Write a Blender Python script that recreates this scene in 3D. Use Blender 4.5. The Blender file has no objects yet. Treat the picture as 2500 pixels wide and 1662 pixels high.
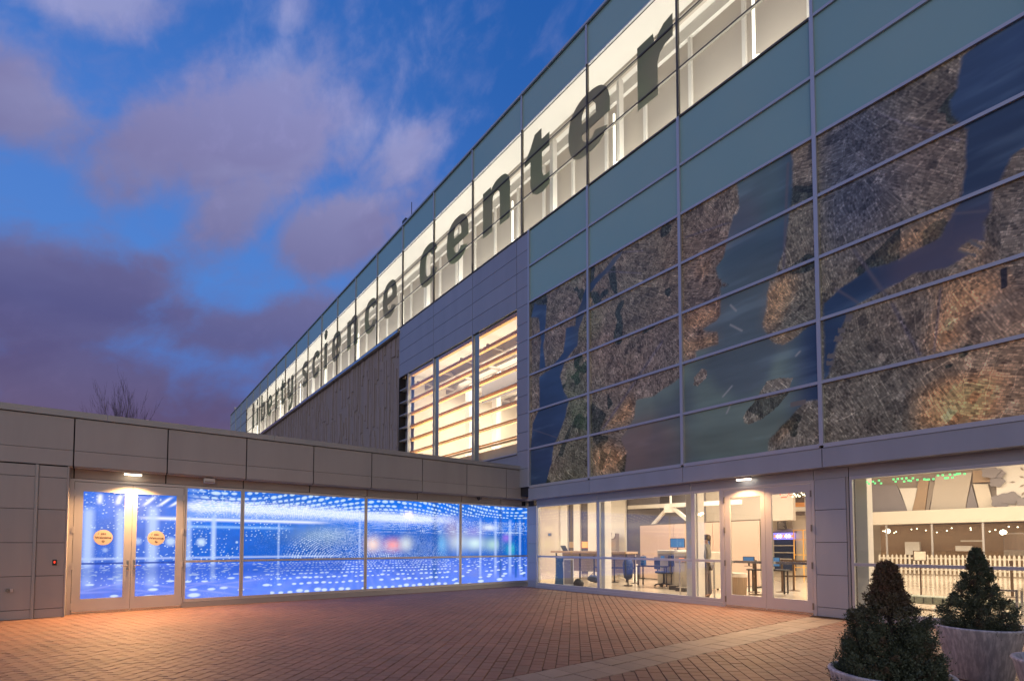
import bpy, bmesh, math, random
import numpy as np
from mathutils import Vector, Matrix
random.seed(7); rng = np.random.RandomState(11)
scene = bpy.context.scene
COL = scene.collection
R = math.radians

# ------------------------------------------------------------------ camera
CAM = Vector((13.121, -10.607, 1.38))
cam_d = bpy.data.cameras.new('camera'); cam = bpy.data.objects.new('camera', cam_d); COL.objects.link(cam)
cam.location = CAM
cam.rotation_euler = (R(90 + 2.32), 0, R(141.92 - 90))
cam_d.sensor_width = 36; cam_d.lens = 17.92; cam_d.shift_y = 0.1795
cam_d.clip_start = .05; cam_d.clip_end = 2000
scene.camera = cam
# ------------------------------------------------------------------ exposure
scene.view_settings.view_transform = 'Standard'; scene.view_settings.look = 'None'
scene.view_settings.exposure = 0.0; scene.view_settings.gamma = 1.0
scene.view_settings.use_curve_mapping = False
scene.cycles.use_denoising = True
scene.cycles.max_bounces = 8; scene.cycles.diffuse_bounces = 4; scene.cycles.glossy_bounces = 4
scene.cycles.transparent_max_bounces = 12; scene.cycles.transmission_bounces = 4
scene.cycles.sample_clamp_indirect = 6.0
scene.cycles.caustics_reflective = False; scene.cycles.caustics_refractive = False


class NG:
    """small helper that writes node graphs"""
    def __init__(s, tree): s.t = tree; s.n = tree.nodes; s.l = tree.links
    def new(s, ty, **kw):
        n = s.n.new(ty)
        for k, v in kw.items(): setattr(n, k, v)
        return n
    def put(s, sock, v):
        if isinstance(v, bpy.types.NodeSocket): s.l.new(v, sock)
        elif v is not None: sock.default_value = v
    def m(s, op, a, b=None, c=None, clamp=False):
        n = s.new('ShaderNodeMath', operation=op); n.use_clamp = clamp
        for i, v in enumerate((a, b, c)):
            if v is not None: s.put(n.inputs[i], v)
        return n.outputs[0]
    def mix(s, f, a, b, bt='MIX'):
        n = s.new('ShaderNodeMix', data_type='RGBA', blend_type=bt); n.clamp_factor = True
        s.put(n.inputs[0], f); s.put(n.inputs[6], a if not isinstance(a, tuple) else (*a[:3], 1)); s.put(n.inputs[7], b if not isinstance(b, tuple) else (*b[:3], 1))
        return n.outputs[2]
    def ramp(s, f, stops, interp='LINEAR'):
        n = s.new('ShaderNodeValToRGB'); n.color_ramp.interpolation = interp
        e = n.color_ramp.elements
        while len(e) < len(stops): e.new(.5)
        for i, (p, c) in enumerate(stops):
            e[i].position = p; e[i].color = (*c[:3], 1) if isinstance(c, tuple) else (c, c, c, 1)
        s.put(n.inputs[0], f); return n.outputs[0]
    def noise(s, vec, scale, detail=4, rough=.55, dist=0):
        n = s.new('ShaderNodeTexNoise'); s.put(n.inputs['Vector'], vec)
        n.inputs['Scale'].default_value = scale; n.inputs['Detail'].default_value = detail
        n.inputs['Roughness'].default_value = rough; n.inputs['Distortion'].default_value = dist
        return n.outputs[0]
    def smooth(s, x, a, b):
        n = s.new('ShaderNodeMapRange', interpolation_type='SMOOTHSTEP')
        s.put(n.inputs[0], x); n.inputs[1].default_value = a; n.inputs[2].default_value = b
        return n.outputs[0]


def srgb(r, g, b):
    f = lambda v: (v / 255 / 12.92) if v / 255 <= .04045 else ((v / 255 + .055) / 1.055) ** 2.4
    return (f(r), f(g), f(b))


# ------------------------------------------------------------------ dusk sky
world = bpy.data.worlds.new('World'); scene.world = world; world.use_nodes = True
g = NG(world.node_tree); g.n.clear()
SUN_EL, SUN_AZ = 3.0, 150.0
tc = g.new('ShaderNodeTexCoord').outputs['Generated']
sep = g.new('ShaderNodeSeparateXYZ'); g.put(sep.inputs[0], tc)
el = g.m('MULTIPLY', g.m('ARCSINE', sep.outputs[2]), 57.2958)
# azimuth measured from 165 degrees, positive to the left of the view
rot = R(165)
cx_ = g.m('ADD', g.m('MULTIPLY', sep.outputs[0], math.cos(rot)), g.m('MULTIPLY', sep.outputs[1], math.sin(rot)))
cy_ = g.m('SUBTRACT', g.m('MULTIPLY', sep.outputs[1], math.cos(rot)), g.m('MULTIPLY', sep.outputs[0], math.sin(rot)))
az = g.m('MULTIPLY', g.m('ARCTAN2', cy_, cx_), 57.2958)
elf = g.m('DIVIDE', el, 90.0, clamp=True)
base = g.ramp(elf, [(0, srgb(112, 92, 120)), (.09, srgb(108, 96, 136)), (.17, srgb(86, 118, 192)), (.27, srgb(84, 134, 212)),
                    (.38, srgb(76, 126, 208)), (.48, srgb(58, 112, 194)), (.62, srgb(36, 94, 178)), (1, srgb(26, 78, 158))])
right = g.smooth(az, 2, -28)
base = g.mix(g.m('MULTIPLY', right, .5), base, srgb(24, 84, 162))
nish = g.new('ShaderNodeTexSky', sky_type='NISHITA'); nish.sun_disc = False
nish.sun_elevation = R(SUN_EL); nish.sun_rotation = R(SUN_AZ); nish.air_density = 1.4; nish.ozone_density = 4
nishc = g.mix(1.0, nish.outputs[0], (.05, .05, .05), 'MULTIPLY')
base = g.mix(.05, base, nishc)
# cloud noise lives in azimuth / elevation, drawn out along the wind
def cloud_noise(sa, se, ro, scale, detail, rough, dist, seed):
    u = g.m('ADD', g.m('MULTIPLY', az, math.cos(ro) * sa), g.m('MULTIPLY', el, math.sin(ro) * sa))
    v = g.m('SUBTRACT', g.m('MULTIPLY', el, math.cos(ro) * se), g.m('MULTIPLY', az, math.sin(ro) * se))
    c = g.new('ShaderNodeCombineXYZ'); g.put(c.inputs[0], u); g.put(c.inputs[1], v); c.inputs[2].default_value = seed
    return g.noise(c.outputs[0], scale, detail, rough, dist)


n1 = cloud_noise(.125, .165, -.45, 1.0, 7, .55, .25, 2.3)
n2 = cloud_noise(.36, .46, -.6, 1.0, 6, .58, .15, 7.7)
n3 = cloud_noise(.06, .12, -.4, 1.0, 4, .5, .3, 4.1)
n4 = cloud_noise(.16, .30, -.5, 1.0, 5, .55, .3, 9.4)
blobs = [(3.5, 36.8, 8.5, 4.4, -.30, 1.0), (12, 33.4, 6.5, 2.7, -.75, .85), (-4.5, 31, 7.5, 3.0, -.35, 1.0), (15.5, 42.3, 8, 2.6, -.5, .8), (5, 31, 7, 2.6, -.8, .9),
         (23, 33.5, 5.0, 3.4, 0, .85), (1.4, 44.6, 2.6, 1.3, -.4, .55), (-10.5, 37.0, 5.2, 2.1, -.6, .85), (-8, 33.0, 5, 2.2, -.5, .8), (-9, 28.5, 5, 1.8, -.3, .6),
         (20.5, 19.5, 7.5, 4.2, -.2, .95), (8, 20.0, 9, 2.4, -.1, .75), (-2, 22.5, 7, 2.4, -.3, .8), (17, 14, 12, 3.2, 0, .95), (12.5, 24.8, 2.2, .9, 0, .5), (-6, 17, 8, 4, 0, .9)]
tot = None
for (a0, e0, sx, sy, ro, amp) in blobs:
    dx = g.m('SUBTRACT', az, a0); dy = g.m('SUBTRACT', el, e0)
    u = g.m('DIVIDE', g.m('ADD', g.m('MULTIPLY', dx, math.cos(ro)), g.m('MULTIPLY', dy, math.sin(ro))), sx * 1.12)
    v = g.m('DIVIDE', g.m('SUBTRACT', g.m('MULTIPLY', dy, math.cos(ro)), g.m('MULTIPLY', dx, math.sin(ro))), sy * 1.1)
    q = g.m('ADD', g.m('MULTIPLY', u, u), g.m('MULTIPLY', v, v))
    ga = g.m('MULTIPLY', g.m('EXPONENT', g.m('MULTIPLY', q, -.8)), amp)
    tot = ga if tot is None else g.m('MAXIMUM', tot, ga)
low = g.m('MULTIPLY', g.smooth(el, 17, 9), .95)
away = g.m('MULTIPLY', g.smooth(g.m('ABSOLUTE', az), 34, 60), .45)
tot = g.m('MAXIMUM', tot, g.m('MAXIMUM', low, away))
dens = g.m('ADD', tot, g.m('ADD', g.m('MULTIPLY', g.m('SUBTRACT', n1, .48), 1.55), g.m('MULTIPLY', g.m('SUBTRACT', n2, .5), .5)))
mask = g.m('MULTIPLY', g.smooth(dens, .10, .80), .92)
wisp = g.m('MULTIPLY', g.smooth(n4, .50, .78), .30)
mask = g.m('MAXIMUM', mask, wisp)
cl = g.ramp(elf, [(0, srgb(114, 92, 116)), (.12, srgb(102, 88, 120)), (.22, srgb(96, 94, 140)), (.31, srgb(122, 118, 160)), (.37, srgb(140, 138, 180)), (.43, srgb(152, 155, 202)), (.50, srgb(144, 154, 206)), (1, srgb(116, 130, 190))])
cl = g.mix(g.m('MULTIPLY', g.smooth(n3, .40, .62), .9), cl, g.mix(1.0, cl, (.84, .79, .84), 'MULTIPLY'))
cl = g.mix(g.m('MULTIPLY', g.smooth(n2, .5, .8), .5), cl, g.mix(1.0, cl, (1.22, 1.2, 1.18), 'MULTIPLY'))
sky = g.mix(mask, base, cl)
# western half of the dusk sky, unseen behind the camera, brightened to lift the facades
west = g.m('MULTIPLY', g.smooth(g.m('ABSOLUTE', az), 75, 150), g.smooth(el, 75, 5))
sky = g.mix(g.m('MULTIPLY', west, .8), sky, srgb(204, 194, 182))
bg = g.new('ShaderNodeBackground'); g.put(bg.inputs[0], sky); bg.inputs[1].default_value = 1.0
out = g.new('ShaderNodeOutputWorld'); g.l.new(bg.outputs[0], out.inputs[0])
# last trace of daylight
sun_d = bpy.data.lights.new('sun', 'SUN'); sun_d.energy = .30; sun_d.angle = R(20); sun_d.color = (1, .92, .88)
sun = bpy.data.objects.new('sun', sun_d); COL.objects.link(sun)
sun.rotation_euler = (R(90 - SUN_EL - 9), 0, R(30)); sun.location = (30, -30, 30)


def area(name, loc, rot, sx, sy, power, color):
    d = bpy.data.lights.new(name, 'AREA'); d.shape = 'RECTANGLE'; d.size = sx; d.size_y = sy; d.energy = power; d.color = color
    o = bpy.data.objects.new(name, d); COL.objects.link(o); o.location = loc; o.rotation_euler = rot
    return o


WARM = (1, .80, .62)
for (x, y, z, p, sx, sy) in ((4.5, 5, 4.85, 520, 6, 3), (12.5, 5, 4.85, 520, 6, 3), (6.5, 15.5, 5.6, 430, 7, 4), (14, 15.5, 5.6, 360, 7, 4), (-4.5, 4.0, 3.7, 190, 5, 3), (-3.5, 14, 3.7, 260, 5, 5)):
    area('lobby_light', (x, y, z), (0, 0, 0), sx, sy, p * 1.45, WARM)
for i in range(6):
    area('gallery_light', (-50 + 10 * i + 5, .95, 12.0), (R(180), 0, 0), 9.6, 1.2, 290, (1, .94, .86))
area('studio_light', (-4.5, 4.2, 9.28), (0, 0, 0), 7, 5, 950, (1, .84, .68)); area('studio_fill', (-4.5, 1.5, 4.35), (R(180), 0, 0), 8, 1.4, 420, (1, .82, .62))  # second one is an added fill from below, brightening the ceiling and louvres

# ------------------------------------------------------------------ materials
def mat(name):
    m = bpy.data.materials.new(name); m.use_nodes = True; q = NG(m.node_tree)
    b = m.node_tree.nodes['Principled BSDF']; return m, q, b


def pos(q): return q.new('ShaderNodeNewGeometry').outputs['Position']
def rnd(q): return q.new('ShaderNodeObjectInfo').outputs['Random']


def simple(name, c, rough=.5, metal=0.0, var=.06, scale=6.0, objvar=0.0, bump=0.0, streak=False, spec=.5):
    m, q, b = mat(name)
    p = pos(q)
    if streak:
        mp = q.new('ShaderNodeMapping'); q.put(mp.inputs[0], p); mp.inputs['Scale'].default_value = (1, 1, .12); p = mp.outputs[0]
    n = q.noise(p, scale, 5)
    f = q.m('ADD', 1 - var, q.m('MULTIPLY', n, 2 * var))
    if objvar: f = q.m('MULTIPLY', f, q.m('ADD', 1 - objvar, q.m('MULTIPLY', rnd(q), 2 * objvar)))
    v = q.new('ShaderNodeCombineXYZ')
    for i in range(3): q.put(v.inputs[i], f)
    q.put(b.inputs['Base Color'], q.mix(1.0, c, v.outputs[0], 'MULTIPLY'))
    b.inputs['Metallic'].default_value = metal; b.inputs['Specular IOR Level'].default_value = spec
    q.put(b.inputs['Roughness'], q.m('ADD', rough - .05, q.m('MULTIPLY', n, .1)))
    if bump:
        bp = q.new('ShaderNodeBump'); bp.inputs['Strength'].default_value = bump; bp.inputs['Distance'].default_value = .01
        q.put(bp.inputs['Height'], q.noise(pos(q), scale * 12, 4)); q.l.new(bp.outputs[0], b.inputs['Normal'])
    return m


def emit(name, c, s):
    m, q, b = mat(name); b.inputs['Base Color'].default_value = (*c, 1)
    b.inputs['Emission Color'].default_value = (*c, 1); b.inputs['Emission Strength'].default_value = s
    return m


M = {}
M['alu'] = simple('composite_panel', (.355, .342, .338), .42, .15, .17, 1.9, .035, streak=True)
M['alu_bluelit'] = simple('bluelit_panel', (.36, .385, .44), .40, .25, .14, 1.9, .04, streak=True)  # same metal as alu, with reflected blue sky light put into its colour
M['coping'] = simple('coping_metal', (.36, .36, .36), .4, .3, .05, 2)
M['frame'] = simple('anodised_frame', (.56, .55, .56), .36, .45, .04, 5)
M['frame_blue'] = simple('mullion_metal', (.52, .54, .58), .34, .5, .05, 3)
M['bronze'] = simple('dark_bronze', (.10, .09, .075), .4, .4, .08, 4)
M['dark'] = simple('dark_gap', (.02, .02, .024), .8, 0, .05, 4)
M['hinge'] = simple('hinge_metal', (.25, .24, .22), .35, .8, .05, 9)
M['steel'] = simple('brushed_steel', (.6, .58, .55), .22, .95, .05, 20)
M['teal'] = None
M['precast'] = simple('precast_concrete', (.34, .30, .28), .85, 0, .10, 1.6, bump=.2)
M['rib'] = simple('precast_rib', (.37, .32, .30), .85, 0, .12, 2.2, bump=.2)
M['wood'] = simple('timber_louvre', (1.0, .56, .14), .5, 0, .16, 5, .08)
M['white'] = simple('white_paint', (.82, .79, .75), .6, 0, .03, 2)
M['fin'] = simple('pale_green_fin', (.36, .40, .37), .5, 0, .03, 2)
M['cream'] = simple('cream_wall', (.74, .67, .58), .7, 0, .04, 1.0)
M['beige'] = simple('beige_wall', (.56, .50, .44), .7, 0, .04, 1.0)
M['ceil'] = simple('gallery_ceiling', (.80, .77, .73), .7, 0, .03, 1.0)
M['violet'] = simple('dusky_recess', (.14, .125, .14), .5, 0, .06, 2)
M['roof'] = simple('roof_membrane', (.10, .10, .10), .9, 0, .2, 1.5, bump=.3)
M['black'] = simple('black_plastic', (.025, .025, .028), .4, 0, .1, 12)
M['navy'] = simple('navy_fabric', (.03, .05, .13), .75, 0, .15, 20, bump=.3)
M['grey'] = simple('grey_fabric', (.20, .20, .19), .85, 0, .15, 25, bump=.3)
M['peach'] = simple('peach_partition', (.66, .50, .42), .7, 0, .03, 2)
M['bluecloth'] = simple('blue_board', (.04, .12, .28), .5, 0, .1, 8)
M['tan'] = simple('tan_laminate', (.42, .30, .20), .5, 0, .1, 6)
M['machine'] = simple('machine_casing', (.55, .50, .43), .45, 0, .04, 8)
M['taupe'] = simple('taupe_panel', (.33, .28, .24), .6, 0, .05, 4)
M['mauve'] = simple('mauve_panel', (.27, .25, .27), .6, 0, .05, 3)
M['sage'] = simple('sage_bench', (.22, .24, .19), .5, 0, .08, 6)
M['brownshade'] = simple('brown_shade', (.11, .075, .05), .7, 0, .15, 9)
M['skin'] = simple('skin', (.42, .26, .19), .5, 0, .05, 12)
M['hair'] = simple('hair', (.03, .02, .018), .6, 0, .2, 40)
M['orange_band'] = simple('orange_soffit', (.70, .32, .10), .5, 0, .04, 2)
M['stripe'] = simple('dark_stripe', (.12, .09, .07), .6, 0, .1, 2)
M['sticker'] = simple('cream_sticker', (.52, .43, .36), .5, 0, .02, 9)
M['ink'] = simple('dark_ink', (.05, .04, .04), .6, 0, .02, 9)
M['screen'] = emit('monitor_screen', (.05, .16, .38), .55)
M['lamp_warm'] = emit('lamp_lens', (1, .80, .55), 9.0)
M['lamp_white'] = emit('lamp_lens_white', (1, .86, .66), 7.0)
M['tube'] = emit('light_tube', (1, .95, .84), 1.7)
M['red_led'] = emit('red_light', (1, .05, .02), 2.0)
M['green_led'] = emit('green_light', (.22, 1, .36), 1.0)
M['blue_led'] = emit('blue_light', (.25, .22, 1), 1.2)
M['bulb'] = emit('bulb', (1, .85, .6), 6.0)
M['orange_glow'] = emit('orange_lit_panel', (1, .38, .12), .7)
M['bark'] = simple('bark', (.06, .045, .042), .9, 0, .2, 8)
M['soil'] = simple('soil', (.03, .022, .016), .95, 0, .3, 30, bump=.6)


def mk_teal():
    m, q, b = mat('spandrel_glass')
    p = pos(q); n = q.noise(p, .35, 3); n2 = q.noise(p, 2.5, 4)
    c = q.mix(n, (.24, .47, .49), (.31, .55, .55))
    c = q.mix(q.m('MULTIPLY', n2, .25), c, (.34, .47, .47))
    o = q.m('MULTIPLY', rnd(q), .18)
    c = q.mix(o, c, (.22, .46, .50))
    q.put(b.inputs['Base Color'], c); b.inputs['Roughness'].default_value = .12
    b.inputs['Specular IOR Level'].default_value = .55
    return m


M['teal'] = mk_teal()


def mk_glass(name, tint, refl=1.0):
    m = bpy.data.materials.new(name); m.use_nodes = True; q = NG(m.node_tree); q.n.clear()
    tr = q.new('ShaderNodeBsdfTransparent'); tr.inputs[0].default_value = (*tint, 1)
    gl = q.new('ShaderNodeBsdfGlossy'); gl.inputs['Roughness'].default_value = .01; gl.inputs[0].default_value = (1, 1, 1, 1)
    fr = q.new('ShaderNodeFresnel'); fr.inputs[0].default_value = 1.5
    front = q.m('SUBTRACT', 1.0, q.new('ShaderNodeNewGeometry').outputs['Backfacing'])
    mx = q.new('ShaderNodeMixShader'); q.put(mx.inputs[0], q.m('MULTIPLY', q.m('MULTIPLY', fr.outputs[0], front), refl, clamp=True))
    q.l.new(tr.outputs[0], mx.inputs[1]); q.l.new(gl.outputs[0], mx.inputs[2])
    o = q.new('ShaderNodeOutputMaterial'); q.l.new(mx.outputs[0], o.inputs[0]); return m


M['glass'] = mk_glass('clear_glass', (.93, .96, .94), 2.3)
M['glass_up'] = mk_glass('gallery_glass', (.95, .96, .93), .35)


def mk_vinyl():
    m = bpy.data.materials.new('letter_vinyl'); m.use_nodes = True; q = NG(m.node_tree); q.n.clear()
    n = q.noise(pos(q), .25, 2)
    c = q.mix(q.smooth(n, .4, .6), (.40, .395, .33), (.34, .38, .29))
    d = q.new('ShaderNodeBsdfDiffuse'); q.put(d.inputs[0], c)
    t = q.new('ShaderNodeBsdfTranslucent'); q.put(t.inputs[0], c)
    mx = q.new('ShaderNodeMixShader'); mx.inputs[0].default_value = .42
    q.l.new(d.outputs[0], mx.inputs[1]); q.l.new(t.outputs[0], mx.inputs[2])
    o = q.new('ShaderNodeOutputMaterial'); q.l.new(mx.outputs[0], o.inputs[0]); return m


M['vinyl'] = mk_vinyl()


def mk_map():
    m, q, b = mat('printed_aerial_map')
    a = q.new('ShaderNodeVertexColor'); a.layer_name = 'print'
    p = pos(q)
    sx = q.new('ShaderNodeSeparateXYZ'); q.put(sx.inputs[0], p)
    warp = q.m('MULTIPLY', q.m('SUBTRACT', q.noise(p, .7, 3), .5), .5)
    cv = q.new('ShaderNodeCombineXYZ'); q.put(cv.inputs[0], q.m('ADD', sx.outputs[0], warp)); q.put(cv.inputs[1], q.m('SUBTRACT', sx.outputs[2], warp))
    vo = q.new('ShaderNodeTexVoronoi'); q.put(vo.inputs['Vector'], cv.outputs[0]); vo.inputs['Scale'].default_value = .75
    sc = q.new('ShaderNodeSeparateColor'); q.l.new(vo.outputs['Color'], sc.inputs[0])
    ro = q.new('ShaderNodeVectorRotate', rotation_type='Z_AXIS'); q.put(ro.inputs['Vector'], cv.outputs[0]); q.put(ro.inputs['Angle'], q.m('ADD', .2, q.m('MULTIPLY', sc.outputs[0], 1.3)))
    def brick(w, h, mo, c1, c2, cm, off):
        k = q.new('ShaderNodeTexBrick'); q.l.new(ro.outputs[0], k.inputs['Vector']); k.inputs['Scale'].default_value = 1
        k.inputs['Brick Width'].default_value = w; k.inputs['Row Height'].default_value = h; k.inputs['Mortar Size'].default_value = mo; k.inputs['Mortar Smooth'].default_value = .3
        k.offset = off; k.squash = 1; k.inputs['Bias'].default_value = 0
        for nm, v in (('Color1', c1), ('Color2', c2), ('Mortar', cm)): k.inputs[nm].default_value = (v, v, v, 1)
        return k.outputs['Color']
    f = q.mix(1.0, brick(.062, .036, .005, .40, 1.55, .78, .5), brick(.27, .155, .009, .82, 1.16, 1.38, .0), 'MULTIPLY')
    f = q.mix(1.0, f, brick(1.6, 1.05, .014, .90, 1.10, 1.38, .3), 'MULTIPLY')
    c = q.mix(a.outputs['Alpha'], a.outputs['Color'], q.mix(1.0, a.outputs['Color'], f, 'MULTIPLY'))
    q.put(b.inputs['Base Color'], c); b.inputs['Roughness'].default_value = .14; b.inputs['Specular IOR Level'].default_value = .5
    return m


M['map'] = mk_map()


def mk_print():
    m, q, b = mat('backlit_film')
    a = q.new('ShaderNodeVertexColor'); a.layer_name = 'print'
    b.inputs['Base Color'].default_value = (.02, .03, .05, 1); b.inputs['Roughness'].default_value = .08
    q.l.new(a.outputs['Color'], b.inputs['Emission Color']); b.inputs['Emission Strength'].default_value = 1.0
    m.cycles.emission_sampling = 'NONE'
    return m


M['film'] = mk_print()


def mk_paver(name, c1, c2, c3):
    m, q, b = mat(name)
    a = q.new('ShaderNodeVertexColor'); a.layer_name = 'tone'
    sc = q.new('ShaderNodeSeparateColor'); q.l.new(a.outputs['Color'], sc.inputs[0])
    p = pos(q); n = q.noise(p, 60, 4, .6); n2 = q.noise(p, .9, 6, .65)
    c = q.mix(sc.outputs[0], c1, c2); c = q.mix(q.m('MULTIPLY', sc.outputs[1], .6), c, c3)
    f = q.m('MULTIPLY', q.m('ADD', .72, q.m('MULTIPLY', n, .55)), q.m('ADD', .55, q.m('MULTIPLY', n2, .9)))
    sp = q.smooth(q.noise(p, 5.5, 2, .4), .68, .76); f = q.m('MULTIPLY', f, q.m('SUBTRACT', 1.0, q.m('MULTIPLY', sp, .35)))
    gum = q.smooth(q.noise(p, 19, 1, .3, .4), .80, .84); f = q.m('MULTIPLY', f, q.m('SUBTRACT', 1.0, q.m('MULTIPLY', gum, .5)))
    v = q.new('ShaderNodeCombineXYZ')
    for i in range(3): q.put(v.inputs[i], f)
    q.put(b.inputs['Base Color'], q.mix(1.0, c, v.outputs[0], 'MULTIPLY'))
    q.put(b.inputs['Roughness'], q.m('ADD', .55, q.m('MULTIPLY', n, .25)))
    bp = q.new('ShaderNodeBump'); bp.inputs['Strength'].default_value = .35; bp.inputs['Distance'].default_value = .004
    q.put(bp.inputs['Height'], n); q.l.new(bp.outputs[0], b.inputs['Normal'])
    return m


M['paver'] = mk_paver('brick_paver', (.200, .104, .070), (.235, .130, .090), (.165, .108, .080))
M['slab'] = mk_paver('pale_slab', (.245, .19, .14), (.285, .225, .17), (.225, .185, .145))
M['sand'] = simple('joint_sand', (.055, .038, .030), .95, 0, .2, 30)


def mk_far_ground():
    m, q, b = mat('far_paving')
    br = q.new('ShaderNodeTexBrick'); mp = q.new('ShaderNodeMapping'); q.put(mp.inputs[0], pos(q)); mp.inputs['Rotation'].default_value = (0, 0, R(45))
    q.put(br.inputs['Vector'], mp.outputs[0]); br.inputs['Scale'].default_value = 3.2
    br.inputs['Color1'].default_value = (.25, .13, .10, 1); br.inputs['Color2'].default_value = (.21, .12, .09, 1); br.inputs['Mortar'].default_value = (.06, .04, .03, 1)
    q.l.new(br.outputs[0], b.inputs['Base Color']); b.inputs['Roughness'].default_value = .8; return m


M['far_ground'] = mk_far_ground()


def mk_floor():
    m, q, b = mat('polished_floor')
    n = q.noise(pos(q), 1.5, 4)
    q.put(b.inputs['Base Color'], q.mix(n, (.66, .56, .46), (.74, .64, .53)))
    b.inputs['Roughness'].default_value = .12; b.inputs['Specular IOR Level'].default_value = .6; return m


M['floor'] = mk_floor()


def mk_foliage(name, a1, a2, a3):
    m, q, b = mat(name)
    a = q.new('ShaderNodeVertexColor'); a.layer_name = 'tone'
    sc = q.new('ShaderNodeSeparateColor'); q.l.new(a.outputs['Color'], sc.inputs[0])
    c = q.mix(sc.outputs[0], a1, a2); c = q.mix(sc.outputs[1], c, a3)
    q.put(b.inputs['Base Color'], c); b.inputs['Roughness'].default_value = .7; b.inputs['Specular IOR Level'].default_value = .2; return m


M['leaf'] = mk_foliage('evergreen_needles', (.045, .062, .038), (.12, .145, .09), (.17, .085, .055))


def mk_pot():
    m, q, b = mat('weathered_pot')
    p = pos(q); mp = q.new('ShaderNodeMapping'); q.put(mp.inputs[0], p); mp.inputs['Scale'].default_value = (22, 22, 2.2)
    s = q.noise(mp.outputs[0], 1.6, 6, .65); n = q.noise(p, 5, 4)
    c = q.mix(q.smooth(s, .38, .66), (.34, .34, .37), (.62, .61, .63)); c = q.mix(q.smooth(n, .5, .8), c, (.36, .35, .38))
    q.put(b.inputs['Base Color'], c); b.inputs['Roughness'].default_value = .8; return m


M['pot'] = mk_pot()

# ------------------------------------------------------------------ mesh helpers
class MB:
    def __init__(s): s.v = []; s.f = []
    def box(s, x0, x1, y0, y1, z0, z1, bev=0):
        x0, x1 = min(x0, x1), max(x0, x1); y0, y1 = min(y0, y1), max(y0, y1); z0, z1 = min(z0, z1), max(z0, z1)
        n = len(s.v)
        s.v += [(x, y, z) for x in (x0, x1) for y in (y0, y1) for z in (z0, z1)]
        s.f += [tuple(n + i for i in q) for q in ((0, 1, 3, 2), (4, 6, 7, 5), (0, 4, 5, 1), (2, 3, 7, 6), (0, 2, 6, 4), (1, 5, 7, 3))]
        return s
    def obox(s, c, ax, ay, az_, hx, hy, hz):
        n = len(s.v); c = Vector(c)
        for i in (-1, 1):
            for j in (-1, 1):
                for k in (-1, 1): s.v.append(tuple(c + ax * hx * i + ay * hy * j + az_ * hz * k))
        s.f += [tuple(n + i for i in q) for q in ((0, 1, 3, 2), (4, 6, 7, 5), (0, 4, 5, 1), (2, 3, 7, 6), (0, 2, 6, 4), (1, 5, 7, 3))]
        return s
    def bar(s, a, b, w, h=None):
        a = Vector(a); b = Vector(b); d = (b - a); L = d.length; d.normalize()
        u = d.cross(Vector((0, 0, 1)));
        if u.length < 1e-4: u = Vector((1, 0, 0))
        u.normalize(); v = d.cross(u).normalized()
        return s.obox((a + b) / 2, d, u, v, L / 2, w / 2, (h or w) / 2)
    def lathe(s, prof, cx=0, cy=0, seg=24, cap=True):
        n = len(s.v)
        for r, z in prof:
            for i in range(seg):
                t = 2 * math.pi * i / seg; s.v.append((cx + r * math.cos(t), cy + r * math.sin(t), z))
        for k in range(len(prof) - 1):
            for i in range(seg):
                j = (i + 1) % seg; s.f.append((n + k * seg + i, n + k * seg + j, n + (k + 1) * seg + j, n + (k + 1) * seg + i))
        if cap:
            s.f.append(tuple(n + i for i in reversed(range(seg)))); s.f.append(tuple(n + (len(prof) - 1) * seg + i for i in range(seg)))
        return s
    def cyl(s, c, r, z0, z1, seg=16): return s.lathe([(r, z0), (r, z1)], c[0], c[1], seg)
    def tube(s, pts, rads, seg=5):
        n0 = len(s.v); pts = [Vector(p) for p in pts]
        for k, p in enumerate(pts):
            d = (pts[min(k + 1, len(pts) - 1)] - pts[max(k - 1, 0)]).normalized()
            u = d.cross(Vector((0, .3, 1)));
            if u.length < 1e-3: u = Vector((1, 0, 0))
            u.normalize(); v = d.cross(u)
            for i in range(seg):
                t = 2 * math.pi * i / seg; s.v.append(tuple(p + (u * math.cos(t) + v * math.sin(t)) * rads[k]))
        for k in range(len(pts) - 1):
            for i in range(seg):
                j = (i + 1) % seg; s.f.append((n0 + k * seg + i, n0 + k * seg + j, n0 + (k + 1) * seg + j, n0 + (k + 1) * seg + i))
        s.f.append(tuple(n0 + i for i in range(seg))); s.f.append(tuple(n0 + (len(pts) - 1) * seg + i for i in range(seg)))
        return s
    def poly(s, pts, thick):
        """prism from a planar outline, pushed along thick"""
        n = len(s.v); k = len(pts); t = Vector(thick)
        s.v += [tuple(p) for p in pts] + [tuple(Vector(p) + t) for p in pts]
        s.f.append(tuple(n + i for i in range(k))); s.f.append(tuple(n + k + i for i in reversed(range(k))))
        for i in range(k):
            j = (i + 1) % k; s.f.append((n + i, n + k + i, n + k + j, n + j))
        return s
    def mesh(s, name, m, smooth=False):
        me = bpy.data.meshes.new(name); me.from_pydata(s.v, [], s.f); me.materials.append(m)
        bm = bmesh.new(); bm.from_mesh(me); bmesh.ops.recalc_face_normals(bm, faces=bm.faces); bm.to_mesh(me); bm.free()
        if smooth: me.polygons.foreach_set('use_smooth', [True] * len(me.polygons))
        return me
    def build(s, name, m, parent=None, smooth=False, bevel=0, kind=None, label=None):
        o = bpy.data.objects.new(name, s.mesh(name, m, smooth)); COL.objects.link(o)
        if parent: o.parent = parent
        if kind: o['kind'] = kind
        if label: o['label'] = label
        if bevel:
            b = o.modifiers.new('edge', 'BEVEL'); b.width = bevel; b.segments = 2; b.limit_method = 'ANGLE'
        return o


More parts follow.
